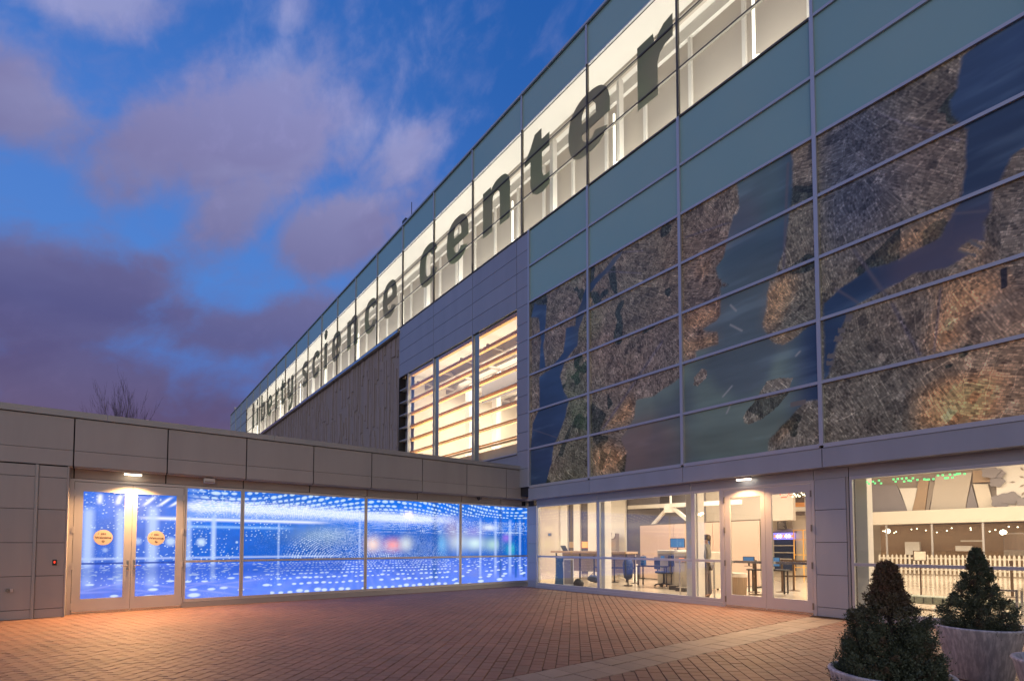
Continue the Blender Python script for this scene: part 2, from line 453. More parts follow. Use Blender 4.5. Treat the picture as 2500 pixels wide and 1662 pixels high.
_unit = {}
def ubox(name, m, x0, x1, y0, y1, z0, z1, parent, tilt=0):
    """a box part that shares one mesh per material"""
    key = m.name
    if key not in _unit: _unit[key] = MB().box(-.5, .5, -.5, .5, -.5, .5).mesh('slab_' + key, m)
    o = bpy.data.objects.new(name, _unit[key]); COL.objects.link(o)
    o.location = ((x0 + x1) / 2, (y0 + y1) / 2, (z0 + z1) / 2); o.scale = (abs(x1 - x0), abs(y1 - y0), abs(z1 - z0)); o.parent = parent
    if tilt: o.rotation_euler = (random.uniform(-tilt, tilt), random.uniform(-tilt, tilt) * 0, random.uniform(-tilt, tilt))
    return o


def thing(name, label, cat, loc=(0, 0, 0), rz=0, group=None):
    o = bpy.data.objects.new(name, None); COL.objects.link(o); o.location = loc; o.rotation_euler = (0, 0, rz)
    o.empty_display_size = .2
    o['label'] = label; o['category'] = cat
    if group: o['group'] = group
    return o


def tag(o, label, cat, group=None):
    o['label'] = label; o['category'] = cat
    if group: o['group'] = group
    return o


def copy_tree(o, parent=None):
    c = o.copy(); COL.objects.link(c); c.parent = parent
    for ch in list(o.children): copy_tree(ch, c)
    return c


def struct(mb, name, m, **k):
    o = mb.build(name, m, **k); o['kind'] = 'structure'; return o


def text_mesh(txt, size, extr=.001, align='CENTER', offset=0):
    c = bpy.data.curves.new('t', 'FONT'); c.body = txt; c.size = size; c.extrude = extr; c.align_x = align; c.align_y = 'CENTER'; c.offset = offset
    o = bpy.data.objects.new('t', c); COL.objects.link(o); dg = bpy.context.evaluated_depsgraph_get()
    me = bpy.data.meshes.new_from_object(o.evaluated_get(dg)); bpy.data.objects.remove(o); return me


def curve_mesh(splines, extr):
    c = bpy.data.curves.new('t', 'CURVE'); c.dimensions = '2D'; c.fill_mode = 'BOTH'; c.extrude = extr
    for pts in splines:
        sp = c.splines.new('POLY'); sp.points.add(len(pts) - 1); sp.use_cyclic_u = True
        for i, (x, y) in enumerate(pts): sp.points[i].co = (x, y, 0, 1)
    o = bpy.data.objects.new('t', c); COL.objects.link(o); dg = bpy.context.evaluated_depsgraph_get()
    me = bpy.data.meshes.new_from_object(o.evaluated_get(dg)); bpy.data.objects.remove(o); return me


def vnoise(x, y, sc, seed, octv=4):
    """smooth value noise on numpy arrays"""
    r = np.random.RandomState(seed); out = np.zeros_like(x, dtype=float); amp = 1; tot = 0
    for o in range(octv):
        G = r.rand(64, 64); u = (x * sc) % 64; v = (y * sc) % 64
        i = np.floor(u).astype(int); j = np.floor(v).astype(int); fu = u - i; fv = v - j
        fu = fu * fu * (3 - 2 * fu); fv = fv * fv * (3 - 2 * fv); i1 = (i + 1) % 64; j1 = (j + 1) % 64; i %= 64; j %= 64
        out += amp * (G[i, j] * (1 - fu) * (1 - fv) + G[i1, j] * fu * (1 - fv) + G[i, j1] * (1 - fu) * fv + G[i1, j1] * fu * fv)
        tot += amp; amp *= .5; sc *= 2.03
    return out / tot


def inpoly(x, y, P):
    c = np.zeros(x.shape, bool); n = len(P)
    for i in range(n):
        x1, y1 = P[i]; x2, y2 = P[(i + 1) % n]
        k = ((y1 > y) != (y2 > y)) & (x < (x2 - x1) * (y - y1) / ((y2 - y1) or 1e-9) + x1); c ^= k
    return c


def sst(x, a, b):
    t = np.clip((x - a) / (b - a), 0, 1); return t * t * (3 - 2 * t)


def grid_sheet(name, m, us, vs, place, paint, parent, attr='print'):
    """a fine grid whose vertices carry the printed colours; place(u,v)->xyz, paint(U,V)->rgba"""
    U, V = np.meshgrid(us, vs, indexing='ij'); nu, nv = len(us), len(vs)
    co = place(U.ravel(), V.ravel())
    me = bpy.data.meshes.new(name); me.vertices.add(nu * nv); me.vertices.foreach_set('co', co.astype(np.float32).ravel())
    i, j = np.meshgrid(np.arange(nu - 1), np.arange(nv - 1), indexing='ij'); a = (i * nv + j).ravel()
    q = np.stack([a, a + nv, a + nv + 1, a + 1], 1)
    me.loops.add(q.size); me.loops.foreach_set('vertex_index', q.ravel().astype(np.int32))
    me.polygons.add(len(q)); me.polygons.foreach_set('loop_start', (np.arange(len(q)) * 4).astype(np.int32))
    me.polygons.foreach_set('loop_total', np.full(len(q), 4, np.int32)); me.update(); me.validate()
    at = me.color_attributes.new(attr, 'FLOAT_COLOR', 'POINT'); at.data.foreach_set('color', paint(U.ravel(), V.ravel()).astype(np.float32).ravel())
    me.materials.append(m); o = bpy.data.objects.new(name, me); COL.objects.link(o); o.parent = parent; return o


# ================================================================== ground
S2 = math.sqrt(.5)
ground = struct(MB().box(-150, 150, -150, 150, -.30, -.060), 'ground', M['far_ground'])
pave = struct(MB().box(-.6, 19.5, -15.5, .5, -.058, -.014), 'brick_pavement', M['sand'])
BX0, BX1 = 8.855, 9.465
def clip_half(P, f):
    out_ = []
    for i in range(len(P)):
        a, b = P[i], P[(i + 1) % len(P)]; fa, fb = f(a), f(b)
        if fa >= 0: out_.append(a)
        if (fa >= 0) != (fb >= 0):
            t = fa / (fa - fb); out_.append((a[0] + (b[0] - a[0]) * t, a[1] + (b[1] - a[1]) * t))
    return out_


pieces = []
CW, CL, GAP = .1443, .158, .0042
for i in range(-40, 260):
    for j in range(-110, 240):
        n_ = i * CW - 12.0; t_ = j * CL + (CL / 2 if i % 2 else 0) + .05
        # corner set in (t,n) axes at 45 degrees to the walls
        cxx = (n_ + CW / 2) * S2 + (t_ + CL / 2) * S2 + 0.0
        cyy = (n_ + CW / 2) * S2 - (t_ + CL / 2) * S2
        if cxx < -.5 or cxx > 19 or cyy < -15 or cyy > .42: continue
        P = []
        for (a, b) in ((GAP, GAP), (CL - GAP, GAP), (CL - GAP, CW - GAP), (GAP, CW - GAP)):
            P.append(((n_ + b) * S2 + (t_ + a) * S2, (n_ + b) * S2 - (t_ + a) * S2))
        if cxx < (BX0 + BX1) / 2: P = clip_half(P, lambda p: BX0 - GAP - p[0])
        else: P = clip_half(P, lambda p: p[0] - BX1 - GAP)
        if len(P) < 3: continue
        ar = abs(sum(P[k][0] * P[(k + 1) % len(P)][1] - P[(k + 1) % len(P)][0] * P[k][1] for k in range(len(P)))) / 2
        if ar < .002: continue
        pieces.append((P, (cxx, cyy)))


def proj_px(p):
    fw = Vector((math.cos(R(141.92)), math.sin(R(141.92)))); d = Vector((p[0] - CAM.x, p[1] - CAM.y)); z = d.dot(fw)
    if z < .5: return None
    r_ = Vector((fw.y, -fw.x)); return 1250 + 1244.6 * d.dot(r_) / z, 1330 + 1244.6 * 1.38 / z, z


def paver_solid(P, h):
    """outline with a small chamfer round the top"""
    k = len(P); c = (sum(p[0] for p in P) / k, sum(p[1] for p in P) / k)
    tx, ty = random.uniform(-.012, .012), random.uniform(-.012, .012)
    top = [(c[0] + (p[0] - c[0]) * .955, c[1] + (p[1] - c[1]) * .955) for p in P]
    V = [(p[0], p[1], -.03) for p in P] + [(p[0], p[1], h - .004 + tx * (p[0] - c[0]) + ty * (p[1] - c[1])) for p in P] + \
        [(p[0], p[1], h + tx * (p[0] - c[0]) + ty * (p[1] - c[1])) for p in top]
    F = []
    for a in (0, k):
        for i in range(k): F.append((a + i, a + (i + 1) % k, a + k + (i + 1) % k, a + k + i))
    F.append(tuple(range(2 * k, 3 * k))); return V, F


def add_tone(me, tones):
    at = me.color_attributes.new('tone', 'FLOAT_COLOR', 'POINT'); at.data.foreach_set('color', np.array(tones, np.float32).ravel())


def flush_pieces(name, lst, m, limit):
    sc_ = []
    for k, (P, c) in enumerate(lst):
        q = proj_px(c)
        vis = q and -10 < q[0] < 2510 and q[1] < 1680
        sc_.append((q[2] if vis else 1e9, k))
    sc_.sort(); single = {k for d, k in sc_[:limit] if d < 1e8}
    V, F, T = [], [], []
    for k, (P, c) in enumerate(lst):
        v, f = paver_solid(P, random.uniform(-.0018, .0018)); tone = (random.random(), random.random() ** 2, 0, 1)
        if k in single:
            me = bpy.data.meshes.new(name); me.from_pydata([(a - c[0], b - c[1], z) for a, b, z in v], [], f); me.materials.append(m); add_tone(me, [tone] * len(v))
            o = bpy.data.objects.new(name, me); COL.objects.link(o); o.location = (c[0], c[1], 0); o.parent = pave
        else:
            n = len(V); V += v; F += [tuple(n + i for i in q) for q in f]; T += [tone] * len(v)
    if V:
        me = bpy.data.meshes.new(name + '_field'); me.from_pydata(V, [], F); me.materials.append(m); add_tone(me, T)
        o = bpy.data.objects.new(name + '_field', me); COL.objects.link(o); o.parent = pave; o['kind'] = 'stuff'


flush_pieces('paver', pieces, M['paver'], 300)
slabs = []
for j in range(-50, 2):
    for c in range(2):
        y0 = -.02 + j * .302; x0 = BX0 + c * .305
        P = [(x0 + .003, y0 + .003), (x0 + .302, y0 + .003), (x0 + .302, y0 + .299), (x0 + .003, y0 + .299)]
        if y0 < -15.2 or y0 > -.05: continue
        slabs.append((P, (x0 + .15, y0 + .15)))
flush_pieces('paving_slab', slabs, M['slab'], 90)

# ================================================================== entrance wing (plane x = 0, glazing x = -0.305)
wing = thing('entrance_wing', 'low grey panelled entrance wing with blue glowing windows and two doors', 'building')
XG = -.305
ubox('roof', M['roof'], -12, -.12, -19, -.05, 3.62, 3.74, wing)
ubox('wall', M['alu'], -12.2, -11.9, -19, -.05, 0, 3.9, wing)
ubox('wall', M['alu'], -11.9, 0, -19.3, -19, 0, 3.9, wing)
ubox('wall', M['dark'], -.62, -.42, -11.36, .62, 0, 3.62, wing)
ubox('wall', M['dark'], -.42, -.06, -19, -11.37, 0, 3.62, wing)
ubox('fascia_backing', M['dark'], -.42, -.05, -19, .34, 2.95, 3.86, wing)
aj = [.558 + 1.527 * n for n in range(-1, 9)]
edges = [-.34] + [a for a in aj if a > -.3]
edges = sorted(set(round(e, 3) for e in edges)) + [12.95 + 1.527, 16.0, 17.6, 19.0]
edges = [e for e in edges if e <= 19.0]
for k in range(len(edges) - 1):
    a, b = edges[k] + .011, edges[k + 1] - .011
    o = ubox('fascia_panel', M['alu'], -.05, 0, -b, -a, 3.235, 3.868, wing)
    o = ubox('fascia_panel', M['alu'], -.05, 0, -b, -a, 2.927, 3.227, wing)
    if -a > -11.3:
        ubox('soffit_panel', M['alu'], -.30, -.052, -max(-11.3, -b) if False else max(-b, -11.33), -a, 2.905, 2.925, wing)
        ubox('head_panel', M['alu'], XG - .03, XG + .005, max(-b, -11.33), -a, 2.725, 2.903, wing)
ce = [-.36, 1.9, 5.0, 7.6, 10.75, 13.9, 17, 19]
for k in range(len(ce) - 1):
    ubox('coping', M['coping'], -.42, .03, -ce[k + 1] + .003, -ce[k] - .003, 3.885, 4.008, wing)
# solid wall to the left
zr = [0, .175, .799, 1.428, 2.065, 2.68, 2.905]
for k in range(6):
    for (a, b) in ((11.335, 11.735), (11.79, 13.4), (13.42, 15.0), (15.02, 16.6), (16.62, 18.98)):
        ubox('wall_panel', M['alu'], -.055, -.012, -b, -a, zr[k] + .006, zr[k + 1] - .004, wing)
ubox('cover_strip', M['coping'], -.06, .004, -11.786, -11.74, 0, 2.915, wing)
ubox('door_jamb', M['alu'], -.46, -.014, -11.331, -11.305, 0, 2.92, wing)

# ---- the printed film: a dotted blue tunnel
def film_paint(Y, Z):
    s = -Y; n = len(Y)
    big = vnoise(Y + 40, Z * 1.5 + 3, .6, 3, 3); fine = vnoise(Y + 40, Z + 9, 9, 4, 3)
    c_floor = np.array([.12, .22, .82]); c_mid = np.array([.006, .105, .52]); c_top = np.array([.012, .15, .70]); c_pur = np.array([.055, .14, .66])
    col = np.zeros((n, 3))
    fl = sst(Z, 1.05, .15)[:, None]
    col[:] = np.where((Z < .98)[:, None], c_pur * (1 - fl) + c_floor * fl, c_mid)
    tp = sst(Z, 1.55, 2.0)[:, None]; col = np.where((Z >= .98)[:, None], col * (1 - tp) + c_top * tp, col)
    col *= (.72 + .6 * big)[:, None]
    col *= (.86 + .28 * fine)[:, None]
    lf = sst(-Y, 8.6, 10.2)       # over the doors the film turns lavender
    col = col * (1 - .25 * lf[:, None]) + np.array([.16, .20, .72]) * (.25 * lf[:, None])
    white = np.array([.93, .97, 1.15])
    def add(mask, c, a=1.0):
        nonlocal col
        m_ = np.clip(mask * a, 0, 1)[:, None]; col = col * (1 - m_) + np.array(c) * m_
    # right end: blurred colours seen through
    for (y0, z0, sy, sz, c, a) in ((-4.95, 1.40, .22, .20, (1.0, .72, .62), .95), (-4.35, 1.38, .25, .17, (1.0, .32, .28), .9), (-3.95, 1.42, .2, .2, (.85, .9, .85), .7),
                                   (-2.75, 1.42, .16, .3, (.2, .6, .95), .55), (-2.2, 1.5, .35, .3, (.70, .80, .85), .75), (-2.4, 1.9, .3, .3, (.42, .3, .45), .6),
                                   (-1.55, 1.45, .35, .22, (.75, .95, .95), .85), (-.85, 1.4, .3, .2, (.55, .8, .7), .75), (-.30, 1.62, .18, .13, (.32, .18, .75), .85), (-.1, 1.25, .2, .2, (.1, .6, .55), .6),
                                   (-1.0, 1.95, .3, .1, (.9, .95, 1.0), .8), (-6.3, 1.65, .8, .25, (.35, .5, .62), .5), (-1.6, 1.8, .35, .2, (.35, .3, .7), .6)):
        add(np.exp(-((Y - y0) / sy) ** 2 - ((Z - z0) / sz) ** 2), c, a)
    # bright horizontal bands
    env = sst(s, .5, 2.6) * (1 - .0 * s)
    w1 = vnoise(Y + 50, Z * 4, 3, 8, 3)
    zb = 2.20 - .05 * np.sin(s * .5) + .0 * s
    m1 = np.exp(-((Z - zb) / (.085 + .03 * w1)) ** 2) * sst(s, 2.0, 3.8) * (1 - sst(s, 9.0, 9.6))
    add(m1, white * 1.05, 1.25)
    add(np.exp(-((Z - 1.965) / .035) ** 2) * sst(s, 5.9, 6.8) * (1 - sst(s, 9.9, 10.3)), white, .9)
    add(np.exp(-((Z - 1.80) / .03) ** 2) * sst(s, 6.8, 7.6) * (1 - sst(s, 9.2, 9.6)), (.35, .60, 1.0), .7)
    add(np.exp(-((Z - 2.08) / .08) ** 2) * sst(s, 4.5, 6.5) * (1 - sst(s, 9.2, 9.6)), (.30, .48, .95), .55)
    add(np.exp(-((Z - 1.10) / .022) ** 2) * sst(s, 5.6, 6.2) * (1 - sst(s, 11.1, 11.3)), (.55, .66, 1.0), .75)
    # slanted streaks near the top left
    for k in range(9):
        y0 = -9.0 + .28 * k - (.0 if k else 0); add(np.exp(-(((Y - y0) - (Z - 2.28) * (1.5 - .1 * k)) / .055) ** 2) * np.exp(-((Z - 2.29) / .085) ** 2), white, 1.0)
    for (y0, k) in ((-10.83, .05), (-10.52, .25), (-10.0, .9), (-9.72, 1.1), (-9.5, 1.2)):
        add(np.exp(-(((Y - y0) - (Z - 2.33) * k) / .04) ** 2) * np.exp(-((Z - 2.33) / .10) ** 4), white, 1.0)
    # upright pale shafts
    for (y0, w, z0, z1, a) in ((-11.0, .10, .55, 2.12, .85), (-10.48, .09, .55, 2.12, .8), (-9.93, .11, .5, 2.2, .85), (-9.26, .055, .6, 2.0, .7), (-8.78, .055, .6, 2.05, .9), (-7.38, .03, .5, 1.95, .5),
                               (-5.32, .03, .95, 2.2, .5), (-2.2, .04, .95, 2.1, .5), (-1.35, .05, .35, 2.2, .6), (-.75, .06, .4, 2.2, .6), (-.15, .07, .4, 2.2, .65), (.28, .05, .4, 2.2, .6)):
        add(np.clip(1.3 - np.abs(Y - y0) / w, 0, 1) * sst(Z, z0 - .15, z0 + .2) * (1 - sst(Z, z1 - .1, z1 + .1)), (.50, .64, 1.0), a)
    for (y0, w) in ((-3.0, .10), (-.55, .07), (.1, .05), (.45, .05)):
        add(np.clip(1.3 - np.abs(Y - y0) / w, 0, 1) * (Z > .3), (.01, .09, .42), .8)
    # floor lattice running to one vanishing point, and its echo above
    d = np.maximum(1.4 - Z, .02); X = (Y + 5.4) / d; T = 1 / d
    def lattice(X, T, px, pt, rx, rt, jit, seed):
        i = np.round(X / px).astype(int); j = np.round(T / pt).astype(int)
        h = (np.sin(i * 12.9898 + j * 78.233 + seed) * 43758.5453) % 1; h2 = (np.sin(i * 39.3 + j * 11.7 + seed) * 24634.63) % 1
        dx = X - (i + (h - .5) * jit) * px; dt = T - (j + (h2 - .5) * jit) * pt; size = .65 + .7 * h2
        return np.clip(1.9 - 1.6 * np.sqrt((dx / (rx * size)) ** 2 + (dt / (rt * size)) ** 2), 0, 1) * (h > .12)
    def persp(yv, z0, sgn, px, pt, a, b, jit, seed, wob=0.0):
        """discs of a flat dotted plane: centres follow the perspective, discs stay level ellipses"""
        dd = np.maximum(sgn * (Z - z0), .05); X_ = (Y - yv) / dd; T_ = 1 / dd + wob
        i = np.round(X_ / px); j = np.round(T_ / pt); best = np.zeros(n)
        for jj in (-1, 0, 1):
            for ii in (-1, 0, 1):
                I, K = i + ii, j + jj
                h = (np.sin(I * 12.9898 + K * 78.233 + seed) * 43758.5453) % 1; h2 = (np.sin(I * 39.3 + K * 11.7 + seed) * 24634.63) % 1
                Tc = np.maximum((K + (h2 - .5) * jit) * pt - wob, .3); Xc = (I + (h - .5) * jit) * px; dc = 1 / Tc
                yc, zc = yv + Xc * dc, z0 + sgn * dc; sz = .7 + .6 * h2
                m__ = np.clip(2.6 - 2.6 * np.hypot((Y - yc) / (a * dc * sz), (Z - zc) / (b * dc * dc * sz)), 0, 1) * (h > .10); best = np.maximum(best, m__)
        return best
    order = sst(np.abs(Y + 5.0), 3.2, 1.9)
    L1 = persp(-5.4, 1.4, -1, .18, .17, .070, .032, .2, 0.0); L2 = persp(-5.4, 1.4, -1, .38, .20, .10, .034, .9, 5.0)
    add(np.where(order > .5, L1, L2) * (Z < .97), (.70, .84, 1.0), .95)
    rays = (np.sin(np.arctan2(Y + 5.4, d) * 34) * .5 + .5) ** 2 * (Z < .98) * .16; add(rays, (.35, .42, .95))
    wob = .26 * np.cos((Y + 4.4) * .75)
    L3 = persp(-5.4, 1.42, 1, .17, .10, .075, .030, .12, 2.0, wob); add(L3 * (Z > 2.27) * sst(s, 9.4, 8.8), (.62, .80, 1.0), .9)
    L4 = persp(-5.4, 1.42, 1, .13, .09, .05, .02, .15, 3.0, wob); add(L4 * (Z > 1.72) * (Z < 2.14) * sst(s, 6.2, 4.4), (.75, .88, 1.0), .75)
    L7 = persp(-5.4, 1.42, 1, .085, .055, .040, .018, .1, 8.0, wob)
    halo = np.exp(-((Z - zb) / .17) ** 2) * sst(s, 1.2, 3.4) * (1 - sst(s, 9.0, 9.4)); add(L7 * halo, white, 1.1)
    add((1 - L7) * m1, (.16, .38, .90), .42)
    # curved swarm of dots in the middle
    ang = np.arctan2(Z - 1.0, Y + 5.7); rr = np.hypot(Y + 5.7, (Z - 1.0) * 1.7)
    L5 = lattice(ang * 3, rr * 2.2, .14, .15, .046, .034, .12, 4.0)
    add(L5 * sst(rr, 1.75, 1.2) * (Z > 1.02) * (Z < 1.85), (.72, .84, 1.0), .85)
    ang = np.arctan2(Z - .95, Y + 3.7); rr = np.hypot(Y + 3.7, (Z - .95) * 1.5)
    L6 = lattice(ang * 3, rr * 2.6, .14, .15, .042, .034, .12, 6.0)
    add(L6 * sst(rr, 1.3, .8) * (Z > 1.02) * (Z < 1.95), (.60, .76, 1.0), .7)
    # scattered specks and soft moons
    sp = lattice(Y, Z, .09, .075, .014, .011, 1.0, 7.0); hh = vnoise(Y + 30, Z + 20, 2.2, 12, 2)
    add(sp * (hh > .42) * (Z > .55) * (.25 + .75 * sst(s, 6.6, 7.6)), (.72, .88, 1.0), .9)
    sp = lattice(Y, Z, .045, .04, .008, .007, 1.0, 17.0); add(sp * sst(vnoise(Y + 10, Z + 5, 1.6, 13, 2), .45, .65), (.6, .78, 1.0), .25)
    for (y0, z0, r, a) in ((-9.02, 1.45, .095, .9), (-9.60, 1.46, .10, .8), (-10.19, 1.46, .08, .6), (-10.72, 1.28, .05, .45), (-8.3, 1.45, .03, .8)):
        add(np.clip(1.5 - np.hypot(Y - y0, Z - z0) / r * 1.2, 0, 1), (.62, .78, 1.0), a)
    add((np.abs(Z - 1.005) < .02) * (s > 9.4), (.01, .05, .36), .9)
    add(sst(Z, .98, .88) * (Z < .98) * sst(Z, .55, .8) * (s > 5.8), (.02, .09, .50), .55)
    for k in range(11):
        y0, z0 = -11 + .28 * k, .42 + .12 * math.sin(k * 2.1)
        add(np.exp(-((Z - z0 - (Y - y0) * .22 * math.sin(k * 1.3)) / .018) ** 2) * np.exp(-((Y - y0) / .45) ** 2), (.42, .46, .98), .45)
    lum_ = col @ np.array([.2, .7, .1]); col = np.clip(lum_[:, None] + (col - lum_[:, None]) * 1.12, 0, 2) * 1.06
    return np.concatenate([np.clip(col, 0, 1.6), np.ones((n, 1))], 1)


def film(name, y0, y1, z0, z1, x, parent):
    st = .0125
    us = np.linspace(y0, y1, max(3, int((y1 - y0) / st))); vs = np.linspace(z0, z1, max(3, int((z1 - z0) / st)))
    return grid_sheet(name, M['film'], us, vs, lambda U, V: np.stack([np.full_like(U, x), U, V], 1), film_paint, parent)


# ---- windows of the wing
def bars_yz(mb, x0, x1, ys, zs, w):
    pass


wins = [(-9.35, -8.197), (-8.197, -5.161), (-5.161, -2.11), (-2.11, .63)]
for k, (a, b) in enumerate(wins):
    fr = MB()
    a_, b_ = a + .002, b - .002
    t = .038
    fr.box(XG - .06, XG, a_, a_ + t, .12, 2.715).box(XG - .06, XG, b_ - t, b_, .12, 2.715)
    fr.box(XG - .06, XG - .001, a_ + t, b_ - t, 2.655, 2.715).box(XG - .06, XG - .001, a_ + t, b_ - t, .12, .19)
    fr.box(XG - .06, XG - .003, a_ + t, b_ - t, .995, 1.045)
    w = fr.build('window', M['frame'], wing)
    film('pane', a_ + t, b_ - t, 1.045, 2.655, XG - .03, w); film('pane', a_ + t, b_ - t, .19, .995, XG - .03, w)
ubox('sill', M['alu'], XG - .06, XG + .012, -9.36, .63, .0, .115, wing)
# ---- double door of the wing
ubox('door_frame', M['frame'], XG - .07, XG + .004, -11.304, -11.235, 0, 2.715, wing)
ubox('door_frame', M['frame'], XG - .07, XG + .004, -9.372, -9.352, 0, 2.715, wing)
ubox('door_frame', M['frame'], XG - .07, XG + .004, -11.233, -9.374, 2.664, 2.715, wing)
ubox('threshold', M['steel'], XG - .07, XG + .03, -11.233, -9.374, 0, .022, wing)


def sticker(parent, x, y, z):
    """round welcome sticker facing +x"""
    rotm = (R(90), 0, R(90))
    seg = 40; pts = [(x, y + .155 * math.cos(2 * math.pi * i / seg), z + .158 * math.sin(2 * math.pi * i / seg)) for i in range(seg)]
    MB().poly(pts, (.0015, 0, 0)).build('sticker', M['sticker'], parent)
    me = text_mesh('Welcome', .066, .0004, offset=.0014); me.materials.clear(); me.materials.append(M['ink'])
    o = bpy.data.objects.new('lettering', me); COL.objects.link(o); o.location = (x + .0022, y, z - .004); o.rotation_euler = rotm; o.parent = parent
    mb = MB()
    for (dy, w) in ((-.03, .022), (-.002, .026), (.030, .020)):
        for r_ in range(3): mb.box(x + .0018, x + .0024, y + dy - w / 2, y + dy + w / 2 - .004 * (r_ % 2), z + .055 + r_ * .014, z + .063 + r_ * .014)
    for i in range(14):
        t = math.pi * .55 + i * .16; mb.box(x + .0018, x + .0024, y - .062 + .022 * math.cos(t) - .003, y - .062 + .022 * math.cos(t) + .003, z + .073 + .024 * math.sin(t) - .003, z + .073 + .024 * math.sin(t) + .003)
    for i in range(20):
        t = 2 * math.pi * i / 20; mb.box(x + .0018, x + .0024, y + .021 * math.cos(t) - .0035, y + .021 * math.cos(t) + .0035, z - .082 + .021 * math.sin(t) - .0035, z - .082 + .021 * math.sin(t) + .0035)
    mb.obox((x + .0022, y, z - .082), Vector((1, 0, 0)), Vector((0, .707, -.707)), Vector((0, .707, .707)), .0003, .02, .003)
    mb.box(x + .0018, x + .0025, y - .012, y + .012, z - .085, z - .079)
    mb.build('logo', M['ink'], parent)


def leaf_door_A(y0, y1, gy0, gy1, hside):
    mb = MB(); x0, x1 = XG - .055, XG - .008
    mb.box(x0, x1, y0, gy0, .025, 2.655).box(x0, x1, gy1, y1, .025, 2.655).box(x0, x1 - .001, gy0, gy1, 2.47, 2.655).box(x0, x1 - .001, gy0, gy1, .025, .30)
    d = mb.build('door', M['frame'], wing)
    film('pane', gy0, gy1, .30, 2.47, XG - .03, d)
    yh = y1 - .05 if hside > 0 else y0 + .05
    MB().box(x1, x1 + .014, yh - .022, yh + .022, .86, 1.07).build('handle_plate', M['steel'], d, bevel=.006)
    h = MB().cyl((x1 + .03, yh), .011, .93, .93 + .001)
    h = MB().tube([(x1 + .01, yh, .955), (x1 + .05, yh, .955), (x1 + .055, yh - hside * .12, .955)], [.011, .011, .008], 8).build('handle', M['steel'], d)
    MB().lathe([(.0, 1.03), (.014, 1.03)], 0, 0, 4)
    MB().obox((x1 + .02, yh, 1.035), Vector((1, 0, 0)), Vector((0, 1, 0)), Vector((0, 0, 1)), .006, .013, .013).build('lock', M['steel'], d)
    yj = y0 - .0 if hside > 0 else y1
    for z in (2.43, 1.69, .96, .16):
        MB().box(x1 - .002, x1 + .022, yj - .016, yj + .016, z - .065, z + .065).build('hinge', M['frame'], d)
    MB().box(x1, x1 + .012, y0 + .01, y1 - .01, .028, .055).build('door_sweep', M['steel'], d)
    return d


dA = leaf_door_A(-11.228, -10.292, -11.09, -10.42, 1); sticker(dA, XG - .026, -10.757, 1.54)
dB = leaf_door_A(-10.286, -9.38, -10.209, -9.511, -1); sticker(dB, XG - .026, -9.862, 1.535)

# ================================================================== main museum building
mus = thing('museum_building', 'tall glass fronted museum with lit letter band and printed aerial map facade', 'building')
K0, MODW = .160, 3.0055
kx = lambda n: K0 + MODW * n
Z7 = 3.27; RW = 1.2145
rz = lambda n: Z7 + RW * (7 - n)      # row lines 7 .. -4
M0 = .521
# opaque body behind the facade
ubox('roof', M['roof'], kx(-18), 22.5, .05, 26, 16.35, 16.58, mus)
ubox('wall', M['precast'], kx(-18), kx(-18) + .3, .3, 26, 0, 16.3, mus)
ubox('wall', M['precast'], 22.2, 22.5, .3, 26, 0, 16.3, mus)
ubox('wall', M['precast'], kx(-18) + .3, 22.2, 25.7, 26, 0, 16.3, mus)
ubox('floor_slab', M['dark'], kx(-18) + .3, 22.2, .35, 25.6, 10.9, 11.62, mus)

# coping rail on top
ubox('coping', M['frame_blue'], kx(-18) - .05, 22.6, -.07, .25, rz(-4) - .0, rz(-4) + .07, mus)
# spandrel glass rows
def glass_panel(m, n, r, y=0.0, xa=None, xb=None, name='spandrel_panel'):
    a = (kx(n) if xa is None else xa) + .02; b = (kx(n + 1) if xb is None else xb) - .02
    return ubox(name, m, a, b, y, y + .03, rz(r + 1) + .02, rz(r) - .02, mus)


NR = 7
for n in range(-18, NR):
    glass_panel(M['teal'], n, -4)
    if n < -15 or n >= 3:
        for r in (-3, -2, -1): glass_panel(M['teal'], n, r)
ubox('spandrel_backing', M['dark'], kx(-18), 22.2, .035, .06, rz(-3) - .02, 16.34, mus)
for (a, b) in ((kx(-18), kx(-15)), (kx(3), 22.2)): ubox('spandrel_backing', M['dark'], a, b, .035, .06, rz(0), rz(-3) - .025, mus)
ubox('spandrel_backing', M['dark'], M0, 22.2, .035, .06, 2.9, rz(0) + .0, mus)
for n in range(0, NR):
    xa = M0 if n == 0 else None
    for r in (0, 1): glass_panel(M['teal'], n, r, xa=xa)
